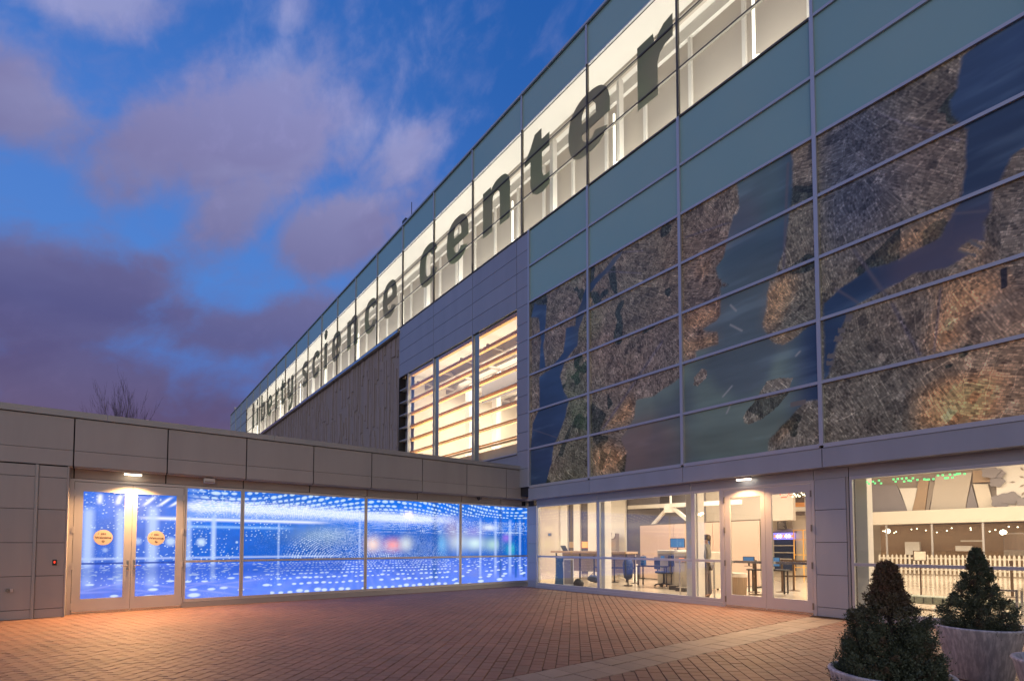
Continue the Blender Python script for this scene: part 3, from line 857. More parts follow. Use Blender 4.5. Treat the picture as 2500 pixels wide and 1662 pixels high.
# mullions
for n in range(-18, NR + 1):
    x = kx(n)
    zb = rz(0)
    ubox('mullion', M['bronze'] if -15 <= n <= 2 else M['frame_blue'], x - .028, x + .028, -.045, .03, rz(0), rz(-3), mus)
    ubox('mullion', M['frame_blue'], x - .032, x + .032, -.055, .03, rz(-3) + .001, rz(-4) - .001, mus)
    ubox('mullion_fin', M['frame_blue'], x - .02, x + .02, -.03, .02, rz(-4) + .071, rz(-4) + .16, mus) if n % 2 == 0 else None
    if n > 0: ubox('mullion', M['frame_blue'], x - .036, x + .036, -.06, .03, rz(7), rz(0) - .001, mus)
ubox('mullion', M['frame_blue'], M0 - .036, M0 + .036, -.06, .03, rz(7), rz(0) - .001, mus)
for n in range(-18, NR):
    a, b = kx(n) + .033, kx(n + 1) - .033
    for r in (-3, -2, -1):
        big = n < -15 or n > 2
        ubox('transom', M['frame_blue'] if big or r == -3 else M['bronze'], a, b, -.03, .028, rz(r) - .022, rz(r) + .022, mus)
    if n >= -15 and n <= 2: ubox('transom', M['bronze'], a, b, -.032, .028, rz(0) - .02, rz(0) + .03, mus)
    else: ubox('transom', M['frame_blue'], a, b, -.04, .028, rz(0) - .025, rz(0) + .03, mus)
    if n >= 0:
        a2 = (M0 if n == 0 else kx(n)) + .037; b2 = kx(n + 1) - .037
        for r in range(1, 7): ubox('transom', M['frame_blue'], a2, b2, -.045, .028, rz(r) - .03, rz(r) + .03, mus)
        ubox('transom', M['frame_blue'], a2, b2, -.052, .028, rz(7) - .045, rz(7) + .035, mus)

# ---- printed aerial map
POLY = [('water', [11.35, 9.26, 12.4, 9.4, 12.4, 7.44, 11.87, 7.29, 11.74, 6.98, 11.65, 6.8, 11.61, 6.58, 11.54, 6.42, 11.56, 6.12, 11.39, 6.21, 11.24, 6.13, 11.38, 5.97, 11.08, 5.88, 10.93, 5.92, 10.67, 5.98, 10.26, 5.88, 9.85, 5.77, 9.7, 5.71, 9.57, 5.5, 9.44, 5.12, 9.3, 4.58, 9.22, 4.49, 9.24, 6.0, 9.41, 6.08, 9.59, 6.18, 9.91, 6.3, 10.0, 6.37, 10.27, 6.31, 10.53, 6.33, 10.78, 6.37, 11.02, 6.43, 11.1, 6.6, 11.26, 6.86, 11.34, 7.21, 11.41, 8.02, 11.3, 8.19, 11.21, 8.4, 11.2, 8.62, 11.31, 8.74]),
 ('water', [7.36, 8.2, 7.32, 7.92, 7.25, 7.78, 7.07, 7.66, 7.1, 7.41, 7.24, 7.22, 7.4, 7.1, 7.16, 7.15, 7.16, 7.01, 7.16, 6.81, 7.14, 6.49, 7.01, 6.4, 6.72, 6.36, 6.79, 6.27, 7.08, 6.17, 7.09, 5.87, 6.78, 5.9, 6.52, 5.91, 6.56, 5.76, 6.37, 5.71, 6.19, 5.62, 6.19, 4.56, 6.21, 3.2, 8.13, 3.2, 8.16, 3.54, 8.34, 3.69, 8.55, 3.89, 8.72, 4.03, 8.88, 4.17, 9.18, 4.15, 9.18, 5.65, 8.97, 5.63, 8.86, 5.58, 8.66, 5.46, 8.49, 5.43, 8.32, 5.54, 8.15, 5.8, 8.11, 5.99, 8.19, 6.36, 8.25, 6.86, 8.41, 7.1, 8.53, 7.35, 8.63, 7.7, 8.66, 8.05, 7.5, 8.66]),
 ('water', [7.59, 9.4, 8.71, 9.4, 8.77, 9.05, 8.74, 8.55, 8.66, 7.98, 8.51, 7.36, 8.33, 6.82, 7.24, 7.28, 7.18, 7.01, 7.3, 8.01, 7.51, 8.48, 7.65, 8.78]),
 ('water', [3.72, 9.02, 4.09, 9.24, 4.45, 9.36, 4.33, 9.18, 3.84, 8.91, 3.46, 8.78, 3.19, 8.59, 3.05, 8.13, 2.7, 7.64, 2.56, 7.38, 2.63, 8.08, 2.85, 8.47, 3.06, 8.84, 3.33, 8.93]),
 ('water', [0.76, 9.2, 1.34, 8.93, 1.3, 8.33, 1.21, 7.7, 1.29, 6.95, 1.0, 6.98, 1.09, 7.85, 0.97, 8.67, 0.58, 8.81]),
 ('water', [2.23, 7.91, 2.77, 7.82, 2.7, 7.23, 2.19, 6.97, 1.96, 6.5, 2.11, 6.04, 2.33, 5.68, 2.18, 5.19, 1.87, 4.72, 1.64, 4.44, 1.56, 3.91, 1.24, 3.19, 0.52, 3.2, 0.53, 4.38, 0.66, 5.26, 1.0, 5.75, 1.0, 6.75, 1.49, 6.84, 2.11, 7.2]),
 ('green', [2.26, 6.79, 3.04, 6.82, 3.12, 4.5, 2.47, 4.92, 2.11, 5.88]), ('green', [2.85, 8.57, 3.71, 7.94, 3.7, 7.41, 3.24, 7.16, 2.48, 7.45]),
 ('water', [4.8, 5.12, 5.39, 5.12, 6.18, 5.4, 6.18, 3.2, 4.38, 3.2, 4.5, 3.81, 4.28, 4.21, 4.74, 4.64]),
 ('land', [6.47, 5.12, 6.47, 5.3, 6.67, 5.45, 6.83, 5.36, 6.81, 5.21, 6.58, 5.05]),
 ('land', [7.63, 4.1, 7.68, 4.22, 7.87, 4.4, 8.06, 4.66, 8.16, 4.79, 8.42, 4.77, 8.68, 4.72, 8.59, 4.45, 8.41, 4.22, 8.05, 4.02, 7.93, 3.98, 7.74, 3.94, 7.66, 3.99]),
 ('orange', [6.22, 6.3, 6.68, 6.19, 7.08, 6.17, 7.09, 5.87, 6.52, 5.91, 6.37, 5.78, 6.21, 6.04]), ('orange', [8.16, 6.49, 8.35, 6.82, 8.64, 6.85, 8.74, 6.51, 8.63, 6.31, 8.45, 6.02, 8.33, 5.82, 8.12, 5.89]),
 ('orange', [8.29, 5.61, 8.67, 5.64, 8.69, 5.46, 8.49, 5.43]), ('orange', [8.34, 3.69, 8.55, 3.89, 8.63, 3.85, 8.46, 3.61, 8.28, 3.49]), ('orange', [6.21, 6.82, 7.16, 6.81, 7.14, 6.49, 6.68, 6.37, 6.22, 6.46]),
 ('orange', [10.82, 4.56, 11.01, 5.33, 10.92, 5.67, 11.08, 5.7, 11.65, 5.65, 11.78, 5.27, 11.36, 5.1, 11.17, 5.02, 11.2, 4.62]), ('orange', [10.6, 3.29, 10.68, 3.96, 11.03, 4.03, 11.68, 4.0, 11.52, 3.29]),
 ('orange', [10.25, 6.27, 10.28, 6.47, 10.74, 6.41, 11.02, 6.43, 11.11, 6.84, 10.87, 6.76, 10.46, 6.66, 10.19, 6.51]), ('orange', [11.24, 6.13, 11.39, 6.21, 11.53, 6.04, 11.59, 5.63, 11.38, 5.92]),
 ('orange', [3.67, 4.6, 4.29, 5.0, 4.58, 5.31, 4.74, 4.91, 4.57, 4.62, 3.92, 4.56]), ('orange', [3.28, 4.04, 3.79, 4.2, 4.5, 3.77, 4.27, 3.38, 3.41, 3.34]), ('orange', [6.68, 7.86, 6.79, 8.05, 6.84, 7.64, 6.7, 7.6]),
 ('dark', [11.72, 5.6, 11.79, 5.59, 11.77, 5.27, 11.7, 5.28]),
 ('pier', [9.63, 5.66, 9.75, 5.61, 9.7, 5.49, 9.6, 5.52]), ('pier', [9.5, 5.44, 9.62, 5.4, 9.6, 5.32, 9.48, 5.36]), ('pier', [9.43, 5.31, 9.57, 5.26, 9.55, 5.17, 9.42, 5.21]),
 ('pier', [9.31, 5.01, 9.44, 4.97, 9.42, 4.88, 9.29, 4.92]), ('pier', [9.28, 4.88, 9.41, 4.84, 9.39, 4.76, 9.27, 4.8]), ('pier', [11.23, 6.13, 11.45, 5.96, 11.45, 5.91, 11.26, 6.07]), ('pier', [11.39, 6.23, 11.53, 6.04, 11.51, 6.0, 11.35, 6.2]),
 ('pier', [8.62, 4.22, 8.9, 4.22, 8.9, 4.13, 8.62, 4.13])]
BRIDGE = [(9.78, 6.81, 10.26, 5.75, .05), (9.47, 6.2, 9.82, 5.81, .035), (11.18, 6.75, 11.58, 6.59, .035), (10.34, 5.58, 10.7, 4.57, .05), (3.67, 4.6, 5.61, 6.41, .07), (.53, 5.17, 1.95, 4.6, .02),
          (4.33, 9.27, 5.07, 8.98, .03), (3.84, 8.96, 5.01, 8.41, .03), (11.0, 5.59, 10.89, 4.57, .03), (6.31, 8.73, 7.41, 8.53, .035), (8.67, 9.11, 8.54, 7.0, .05), (10.2, 9.1, 11.3, 7.9, .03)]
WAKE = [(7.4, 6.67, 7.53, 6.49), (7.39, 6.23, 7.65, 6.01), (7.19, 4.68, 7.4, 4.86), (7.27, 4.29, 7.34, 4.42), (8.74, 5.14, 8.81, 5.2)]


def segdist(x, z, x0, z0, x1, z1):
    dx, dz = x1 - x0, z1 - z0; t = np.clip(((x - x0) * dx + (z - z0) * dz) / (dx * dx + dz * dz), 0, 1)
    return np.hypot(x - x0 - t * dx, z - z0 - t * dz)


def map_paint(X, Z):
    n = len(X)
    jx = (vnoise(X + 20, Z + 20, 3.5, 21, 4) - .5) * .07; jz = (vnoise(X + 33, Z + 7, 3.5, 22, 4) - .5) * .07
    x = X + jx; z = Z + jz
    lum = vnoise(X + 5, Z + 5, .45, 31, 3); hue = vnoise(X + 9, Z + 2, .5, 32, 3)
    land = np.stack([.172 + .06 * lum, .152 + .04 * hue, .098 + .030 * (1 - lum)], 1)
    # blue cast over Manhattan side, green over the left bays
    bl = sst(X, 9.0, 9.6) * sst(X, 10.9, 9.9) * sst(Z, 6.0, 7.6); land = land * (1 - .6 * bl[:, None]) + np.array([.045, .075, .125]) * .6 * bl[:, None]
    gr = np.exp(-((X - 2.6) / 1.0) ** 2) * sst(hue, .4, .6); land = land * (1 - .5 * gr[:, None]) + np.array([.085, .115, .06]) * .5 * gr[:, None]
    # streets: rotated grids, different turn in each district
    dist_ = np.floor(vnoise(X + 50, Z + 11, .55, 40, 1) * 6)
    th = dist_ * .33 + .25; ca, sa = np.cos(th), np.sin(th)
    wx = (vnoise(X + 12, Z + 31, .8, 41, 2) - .5) * .25; u = (X + wx) * ca + Z * sa; v = -(X + wx) * sa + Z * ca
    rnd_ = lambda a, b, k: (np.sin(a * 12.9 + b * 78.2 + k) * 43758.5453) % 1
    hb = rnd_(np.floor(u / .046), np.floor(v / .030), 1.0); hc = rnd_(np.floor(u / .20), np.floor(v / .13), 2.0); hd = rnd_(np.floor(u / .9), np.floor(v / .7), 3.0)
    grain = rng.rand(n); mid = vnoise(X + 8, Z + 60, 3.0, 61, 3)
    tone_ = (.93 + .14 * hb) * (.94 + .12 * grain) * (.70 + .60 * mid)
    land *= tone_[:, None]
    park = (vnoise(X + 61, Z + 17, 1.3, 77, 3) > .76)[:, None]; land = np.where(park, np.array([.045, .055, .036]) * (.7 + .6 * grain)[:, None], land)
    
    park = (hd > .93)[:, None]; land = np.where(park, np.array([.045, .055, .036]) * (.7 + .6 * grain)[:, None], land)
    roof_ = ((hb > .90) & (hc > .55))[:, None]; land = land + roof_ * np.array([.05, .045, .036])
    blk = ((hc < .12))[:, None]; land = np.where(blk, land * .62, land); lt = (hc > .93)[:, None]; land = np.where(lt, land * 1.25 + np.array([.03, .026, .02]), land)
    wn = vnoise(X + 3, Z + 40, .55, 51, 3); wn2 = vnoise(X + 70, Z + 4, .4, 52, 2)
    navy = np.array([.028, .058, .110]); green = np.array([.16, .23, .18]); brown = np.array([.21, .17, .14]); slate = np.array([.080, .110, .130])
    har = sst(X, 3.0, 4.5) * sst(X, 9.1, 8.3)
    sky_refl = vnoise(X * .5 + 4, Z * 2.6 + 9, 1.2, 53, 4); w = navy * 1.0 + np.zeros((n, 3)); w = w * (.7 + .9 * wn)[:, None]  # stretched noise: streaky sky reflection painted into the water colour
    hw = green * (1 - sst(wn2, .40, .62))[:, None] + brown * sst(wn2, .40, .62)[:, None]; hw = hw * (1 - .7 * sst(wn, .45, .7)[:, None]) + slate * .7 * sst(wn, .45, .7)[:, None]
    deep = sst(Z, 6.6, 8.0)[:, None]; hw = hw * (1 - .6 * deep) + np.array([.045, .11, .155]) * .6 * deep
    lowd = sst(Z, 4.6, 3.4)[:, None]; hw *= (1 - .18 * lowd); w = w * (1 - har[:, None]) + hw * har[:, None]; w *= (.68 + .64 * sky_refl)[:, None]; w += (sst(sky_refl, .58, .8) * .05)[:, None] * np.array([.6, .9, 1.0])
    rv = (sst(X, 9.9, 10.6) * sst(Z, 7.2, 6.2))[:, None]; w = w * (1 - .6 * rv) + np.array([.12, .095, .11]) * .6 * rv
    col = land.copy(); wet = np.zeros(n)
    offs = [(.20 * math.cos(q_ * 2.4) * (q_ / 13) ** .5, .20 * math.sin(q_ * 2.4) * (q_ / 13) ** .5) for q_ in range(14)]
    for k, P in POLY:
        P = [(P[i], P[i + 1]) for i in range(0, len(P), 2)]
        x0, x1, z0, z1 = min(p[0] for p in P) - .3, max(p[0] for p in P) + .3, min(p[1] for p in P) - .3, max(p[1] for p in P) + .3
        sel = np.where((X > x0) & (X < x1) & (Z > z0) & (Z < z1))[0]
        if not len(sel): continue
        xs_, zs_ = (X[sel], Z[sel]) if k == 'pier' else (x[sel], z[sel])
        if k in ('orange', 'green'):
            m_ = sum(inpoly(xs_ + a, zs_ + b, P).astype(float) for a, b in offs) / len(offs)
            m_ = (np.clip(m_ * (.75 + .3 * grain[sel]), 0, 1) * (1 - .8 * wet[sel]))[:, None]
            tgt = land[sel] * np.array([1.75, 1.32, .92]) + np.array([.14, .080, .030]) if k == 'orange' else land[sel] * .85 + np.array([.015, .040, .004])  # orange zones: reflected and back light painted into the print colours
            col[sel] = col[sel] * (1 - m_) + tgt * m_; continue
        s_ = sel[inpoly(xs_, zs_, P)]
        if k == 'water':
            m_ = sum(inpoly(xs_ + a * .16, zs_ + b * .16, P).astype(float) for a, b in offs[::2]) / 7
            col[sel] = col[sel] * (1 - m_[:, None]) + w[sel] * m_[:, None]; wet[sel] = np.maximum(wet[sel], m_)
        elif k == 'land': col[s_] = land[s_] * 1.25 + np.array([.03, .03, .02]); wet[s_] = 0
        elif k == 'pier': col[s_] = np.array([.15, .14, .12]); wet[s_] = 1
        elif k == 'dark': col[s_] = np.array([.03, .025, .025])
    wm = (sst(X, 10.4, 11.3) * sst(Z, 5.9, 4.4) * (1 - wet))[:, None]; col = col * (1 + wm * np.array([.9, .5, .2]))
    for (x0, z0, x1, z1, wd) in BRIDGE:
        d = segdist(X, Z, x0, z0, x1, z1); m_ = (np.exp(-(d / (wd * .6)) ** 2) * .7)[:, None]; col = col * (1 - m_) + np.array([.13, .12, .13]) * m_
    for (x0, z0, x1, z1) in WAKE:
        d = segdist(X, Z, x0, z0, x1, z1); m_ = (np.exp(-(d / .018) ** 2) * .9)[:, None]; col = col * (1 - m_) + np.array([.36, .38, .34]) * m_
    col = col * 1.6 + .004
    return np.concatenate([np.clip(col, 0, 1), (1 - wet)[:, None]], 1)


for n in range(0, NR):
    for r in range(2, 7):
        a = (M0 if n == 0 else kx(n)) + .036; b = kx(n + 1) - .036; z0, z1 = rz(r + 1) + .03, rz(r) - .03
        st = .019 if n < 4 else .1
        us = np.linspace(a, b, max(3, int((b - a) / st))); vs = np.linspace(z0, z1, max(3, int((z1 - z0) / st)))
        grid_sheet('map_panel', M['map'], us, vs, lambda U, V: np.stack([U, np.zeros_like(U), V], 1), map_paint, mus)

# ---- letter band windows and the gallery behind
for n in range(-15, 3):
    for r in (-3, -2, -1):
        glass_panel(M['glass_up'], n, r, y=.004, name='window_pane')
GL, GR = kx(-15), kx(3)
ubox('gallery_ceiling', M['ceil'], GL, GR, .06, 1.02, 15.62, 15.7, mus)
ubox('gallery_soffit', M['beige'], GL, GR, 1.02, 1.22, 15.52, 15.7, mus)
ubox('gallery_ceiling', M['ceil'], GL, GR, 1.22, 2.6, 15.60, 15.7, mus)
ubox('gallery_wall', M['beige'], GL, GR, 1.56, 1.6, 11.62, 15.59, mus)
ubox('gallery_beam', M['white'], GL, GR, 1.45, 1.555, 15.25, 15.58, mus)
ubox('gallery_wall', M['ceil'], GL - .1, GL, .06, 2, 11.62, 15.7, mus); ubox('gallery_wall', M['ceil'], GR, GR + .1, .06, 2, 11.62, 15.7, mus)
for i in range(-30, 6):
    x = kx(0) + 1.503 * i + .9
    if GL + .3 < x < GR - .3: ubox('gallery_post', M['white'], x - .045, x + .045, 1.46, 1.555, 11.63, 15.24, mus)
for n in range(-15, 3):
    x = kx(n) + .16
    if n % 3 == 0: ubox('gallery_column', M['white'], x, x + .16, 1.1, 1.3, 11.63, 15.51, mus)
    elif n % 3 == 1: ubox('gallery_column', M['ceil'], x, x + .10, 1.1, 1.3, 11.63, 15.51, mus)
for n in (-15, -12, -10, -8, -6, -4, -1, 1, 2):
    x = kx(n) + (1.5 if n != 1 else .35)
    MB().bar((x, .75, 12.0), (x, .75, 14.1), .05).bar((x, .75, 12.6), (x + .9, 1.05, 12.25), .06).build('tube_light', M['tube'], mus)

# ---- the letters
def se(cx, cy, rx, ry, a0, a1, n=18, p=2.5):
    """superellipse arc"""
    o = []
    for i in range(n + 1):
        t = R(a0 + (a1 - a0) * i / n); c, s = math.cos(t), math.sin(t)
        o.append((cx + rx * math.copysign(abs(c) ** (2 / p), c), cy + ry * math.copysign(abs(s) ** (2 / p), s)))
    return o


XH = 1.76
def G_n(): return [[(0, 0), (0, 1.72), (.50, 1.72), (.54, 1.50)] + se(1.02, 1.1, .63, .68, 135, 0, 12) + [(1.65, 0), (1.05, 0)] + se(.83, 1.1, .22, .26, 0, 180, 8) + [(.60, 0)]]
def G_r(): return [[(0, 0), (0, 1.72), (.50, 1.72), (.54, 1.40), (.66, 1.60), (.82, 1.73), (1.08, 1.78), (1.08, 1.20), (.86, 1.17), (.70, 1.05), (.63, .85), (.63, 0)]]
def G_c(): return [se(.82, .87, .82, .91, 22, 338, 34) + se(.86, .87, .30, .50, -30, -330, 24)]
def G_e():
    outer = se(.82, .87, .82, .91, 0, 330, 36); inner = se(.84, .80, .28, .46, -35, -180, 12)
    o1 = [(1.64, .70)] + outer[1:] + inner + [(.56, .70)]
    return [o1, [(.56, 1.0), (.56, 1.12)] + se(.84, 1.12, .28, .30, 178, 2, 10) + [(1.12, 1.0)]]
def G_s():
    cl = se(.76, 1.30, .50, .27, 10, 250, 14, 2.2) + se(.76, .47, .50, .28, 70, -170, 14, 2.2)
    L, Rr = [], []
    for i, p in enumerate(cl):
        a = cl[max(0, i - 1)]; b = cl[min(len(cl) - 1, i + 1)]; dx, dy = b[0] - a[0], b[1] - a[1]; k = math.hypot(dx, dy) or 1
        L.append((p[0] - dy / k * .215, p[1] + dx / k * .215)); Rr.append((p[0] + dy / k * .215, p[1] - dx / k * .215))
    return [L + Rr[::-1]]
def G_t(): return [[(0, 1.28), (0, 1.42), (.30, 1.72), (.52, 2.08), (.86, 2.08), (.86, 1.72), (1.24, 1.72), (1.24, 1.28), (.88, 1.28), (.88, .62), (.94, .46), (1.10, .42), (1.24, .45), (1.24, .03), (.92, -.05), (.62, 0), (.40, .16), (.30, .42), (.30, 1.28)]]
def G_i(): return [[(0, 0), (0, 1.72), (.60, 1.72), (.60, 0)], se(.30, 2.26, .31, .31, 0, 345, 22, 2)]
def G_l(): return [[(0, 0), (0, 2.5), (.60, 2.5), (.60, 0)]]
def G_b(): return [[(0, 0), (0, 2.5), (.60, 2.5), (.60, 1.62)] + se(1.0, .87, .66, .91, 100, -110, 24) + [(.55, .12), (.5, 0)], se(.84, .86, .23, .42, 0, 345, 20)]
def G_y(): return [[(0, 1.72), (.60, 1.72), (.60, .66), (.66, .50), (.82, .43), (.98, .50), (1.05, .66), (1.05, 1.72), (1.65, 1.72), (1.65, -.12), (1.55, -.50), (1.30, -.78), (.90, -.88), (.35, -.88), (.35, -.46), (.80, -.46), (.98, -.38), (1.05, -.20), (1.05, .10), (.85, -.02), (.55, -.03), (.22, .08), (.04, .30), (0, .60)]]


GL_ = dict(n=G_n, r=G_r, c=G_c, e=G_e, s=G_s, t=G_t, i=G_i, l=G_l, b=G_b, y=G_y)
WORD = [('l', -41.8), ('i', -40.15), ('b', -38.36), ('e', -35.81), ('r', -33.04), ('t', -31.35), ('y', -29.22),
        ('s', -25.3), ('c', -22.84), ('i', -20.32), ('e', -18.84), ('n', -16.18), ('c', -13.52), ('e', -11.14),
        ('c', -7.17), ('e', -4.79), ('n', -2.17), ('t', .28), ('e', 2.37), ('r', 4.96)]
cache = {}
for ch, x in WORD:
    if ch not in cache:
        cache[ch] = curve_mesh(GL_[ch](), .003); cache[ch].materials.clear(); cache[ch].materials.append(M['vinyl']); cache[ch].name = 'letter_' + ch
    o = bpy.data.objects.new('letter', cache[ch]); COL.objects.link(o); o.location = (x, -.004, 12.77); o.rotation_euler = (R(90), 0, 0); o.parent = mus
    o['label'] = 'grey green lower case letter %s' % ch

# ---- grey panels round the louvred window
WX0, WX1, WZ0, WZ1 = -9.147, -.14, 4.457, rz(2) + .01
pz = RW / 2
xs = [WX0 + .0, kx(-2), kx(-1), WX1]
for i in range(3):
    for j in range(4): ubox('wall_panel', M['alu_bluelit'], xs[i] + .01, xs[i + 1] - .01, -.012, .04, WZ1 + j * pz + .012, WZ1 + (j + 1) * pz - .004, mus)
for j in range(14):
    z0 = WZ1 + 4 * pz - (j + 1) * pz
    ubox('wall_panel', M['alu_bluelit'], WX1 + .008, M0 - .045, -.010, .04, z0 + .008, z0 + pz - .006, mus)
ubox('wall', M['dark'], WX0, M0 - .04, .045, .12, WZ1 + .002, rz(0) - .02, mus)
ubox('wall', M['dark'], WX1 + .003, M0 - .04, .045, .5, 3.0, WZ1, mus)
ubox('wall_panel', M['alu_bluelit'], WX0, WX1, -.010, .04, 3.75, WZ0 - .06, mus)
ubox('wall', M['dark'], WX0, WX1, .045, .3, 3.0, WZ0 - .05, mus)
ubox('ledge', M['frame_blue'], WX0, WX1 + .02, -.06, .3, WZ0 - .05, WZ0, mus)
# dark reveal with shelves at the left end
ubox('reveal', M['alu_bluelit'], WX0 - .02, -8.28, .34, .36, WZ0, WZ1, mus); ubox('reveal', M['dark'], WX0 - .05, WX0 - .0, .0, .36, WZ0, WZ1, mus)
for j in range(1, 9): ubox('louvre_shelf', M['alu_bluelit'], WX0 + .01, -8.28, .02, .33, WZ1 - j * pz - .03, WZ1 - j * pz + .01, mus)
# window
SX0 = -8.216
ubox('window_frame', M['frame_blue'], SX0 - .05, SX0, -.01, .16, WZ0, WZ1, mus)
for x in (kx(-2), kx(-1)):
    ubox('window_mullion', M['frame_blue'], x - .022, x + .022, -.01, .12, WZ0, WZ1, mus)
for x in (kx(-2), kx(-1)): ubox('glass_fin', M['fin'], x + .05, x + .33, .066, .085, WZ0, WZ1, mus)
for (a, b) in ((SX0, kx(-2) - .036), (kx(-2) + .036, kx(-1) - .036), (kx(-1) + .036, WX1)):
    ubox('window_pane', M['glass'], a, b, .05, .062, WZ0, WZ1, mus)
for j in range(0, 9):
    z = WZ1 - j * pz
    if z - .12 < WZ0: continue
    for (a, b) in ((SX0, kx(-2) - .036), (kx(-2) + .036, kx(-1) - .036), (kx(-1) + .036, WX1)):
        ubox('timber_louvre', M['wood'], a, b, .10, .20, z - .048, z - .012, mus)
        ubox('timber_louvre', M['wood'], a, b, .12, .26, z - .125, z - .090, mus)
# studio behind it
ubox('studio_floor', M['cream'], -9.3, .35, .5, 9, 4.2, 4.3, mus); ubox('studio_ceiling', M['white'], -9.3, .35, .5, 9, 9.42, 9.5, mus)
ubox('studio_wall', M['cream'], -9.3, .35, 8.6, 8.7, 4.3, 9.42, mus); ubox('studio_wall', M['cream'], -9.3, -9.2, .5, 8.6, 4.3, 9.42, mus); ubox('studio_wall', M['white'], .25, .35, .5, 8.6, 4.3, 9.42, mus)
for x in (-7.6, -5.4, -2.4): ubox('studio_column', M['white'], x, x + .35, 2.75, 3.0, 4.3, 9.4, mus)
for i in range(6): ubox('ceiling_beam', M['taupe'], -9.2, .25, 1.4 + i * 1.2, 1.5 + i * 1.2, 9.05, 9.4, mus)
for i in range(5): ubox('ceiling_beam', M['taupe'], -8.5 + i * 1.9, -8.42 + i * 1.9, .6, 8.6, 9.06, 9.16, mus)
ubox('studio_partition', M['mauve'], -6.0, -.4, 2.6, 2.7, 7.9, 8.7, mus)

# ---- ribbed precast wall
PX1 = -9.16
ubox('precast_wall', M['precast'], kx(-18), PX1, .12, .35, 3.0, rz(0) - .12, mus)
ubox('precast_coping', M['steel'], kx(-18), PX1 - .05, -.10, .12, rz(0) - .19, rz(0) - .06, mus)
mb = MB(); x = -44.0
while x < PX1 - .1:
    w = random.choice((.11, .14, .18, .24)); z = 3.2
    while z < 11.45:
        L = random.uniform(.5, 3.2)
        if random.random() < .62: mb.box(x, x + w * random.uniform(.55, .9), .12 - random.uniform(.03, .075), .119, z, min(z + L, 11.5))
        z += L + random.uniform(.02, .4)
    x += w
mb.build('precast_rib', M['rib'], mus, kind='stuff')

# ---- ground floor of the main front
YG = .285
fe = [.48] + [kx(n) for n in range(1, NR + 1)] + [22.2]
for k in range(len(fe) - 1):
    ubox('fascia_panel', M['alu_bluelit'], fe[k] + .007, fe[k + 1] - .007, -.035, .02, 2.857, rz(7) - .05, mus)
ubox('fascia_backing', M['dark'], .49, 22.2, .021, .4, 2.90, 3.2, mus)
ubox('soffit_panel', M['alu_bluelit'], .49, 22.2, .022, .40, 2.857, 2.885, mus)
be = [.52, kx(1), kx(2), 8.895, 9.505, kx(4), kx(5), kx(6), 22.2]
for k in range(len(be) - 1): ubox('head_panel', M['alu_bluelit'], be[k] + .007, be[k + 1] - .007, YG, YG + .04, 2.672, 2.855, mus)
for (z0, z1) in ((0, .175), (.18, .80), (.805, 1.43), (1.435, 2.06), (2.065, 2.665)):
    ubox('corner_panel', M['alu_bluelit'], .06, .50, YG + .01, YG + .06, z0 + .003, z1, mus)
    ubox('pier_panel', M['alu_bluelit'], 8.915, 9.455, YG - .02, YG + .03, z0 + .006, z1, mus)
ubox('pier_panel', M['alu'], 9.463, 9.50, YG - .012, YG + .03, 0, 2.665, mus)
ubox('wall', M['dark'], 8.90, 9.51, YG + .031, YG + .3, 0, 2.85, mus)
ubox('wall', M['dark'], .02, .30, YG + .07, YG + .25, 0, 2.85, mus)

def win_B(a, b, nm='window'):
    t = .045; fr = MB(); y0, y1 = YG - .02, YG + .05
    fr.box(a, a + t, y0, y1, .10, 2.668).box(b - t, b, y0, y1, .10, 2.668)
    fr.box(a + t, b - t, y0 + .002, y1, 2.61, 2.668).box(a + t, b - t, y0 + .002, y1, .10, .17).box(a + t, b - t, y0 + .004, y1, .995, 1.05)
    w = fr.build(nm, M['frame_blue'], mus)
    MB().box(a + t, b - t, YG + .012, YG + .022, 1.05, 2.61).build('pane', M['glass'], w)
    MB().box(a + t, b - t, YG + .012, YG + .022, .17, .995).build('pane', M['glass'], w)


for (a, b) in ((.56, 3.215), (3.218, 6.232), (6.235, 6.955), (9.52, kx(4)), (kx(4) + .003, kx(5)), (kx(5) + .003, kx(6)), (kx(6) + .003, kx(7))): win_B(a, b)
ubox('sill', M['frame_blue'], .51, 6.955, YG - .035, YG + .06, 0, .095, mus); ubox('sill', M['frame_blue'], 9.51, 22, YG - .035, YG + .06, 0, .095, mus)
ubox('door_frame', M['frame'], 6.958, 7.018, YG - .02, YG + .05, 0, 2.668, mus); ubox('door_frame', M['frame'], 8.852, 8.908, YG - .02, YG + .05, 0, 2.668, mus)
ubox('door_frame', M['frame'], 7.02, 8.85, YG - .02, YG + .05, 2.612, 2.668, mus); ubox('threshold', M['steel'], 7.02, 8.85, YG - .05, YG + .05, 0, .022, mus)
def leaf_B(x0, x1, g0, g1, side):
    y0, y1 = YG - .012, YG + .035; mb = MB()
    mb.box(x0, g0, y0, y1, .025, 2.606).box(g1, x1, y0, y1, .025, 2.606).box(g0, g1, y0 + .001, y1, 2.44, 2.606).box(g0, g1, y0 + .001, y1, .025, .285)
    d = mb.build('door', M['frame'], mus)
    MB().box(g0, g1, YG + .008, YG + .016, .285, 2.44).build('pane', M['glass'], d)
    MB().box(g0 - .02, g1 + .02, YG + .07, YG + .12, .985, 1.04).build('panic_bar', M['steel'], d)
    xj = x0 if side > 0 else x1
    for z in (2.40, 1.72, .98, .18): MB().box(xj - .014, xj + .014, y0 - .02, y0 - .001, z - .065, z + .065).build('hinge', M['hinge'], d)
    MB().box(x0 + .01, x1 - .01, y0 - .012, y0 - .001, .028, .055).build('door_sweep', M['steel'], d)


leaf_B(7.024, 7.932, 7.155, 7.84, 1); leaf_B(7.938, 8.846, 8.068, 8.74, -1)

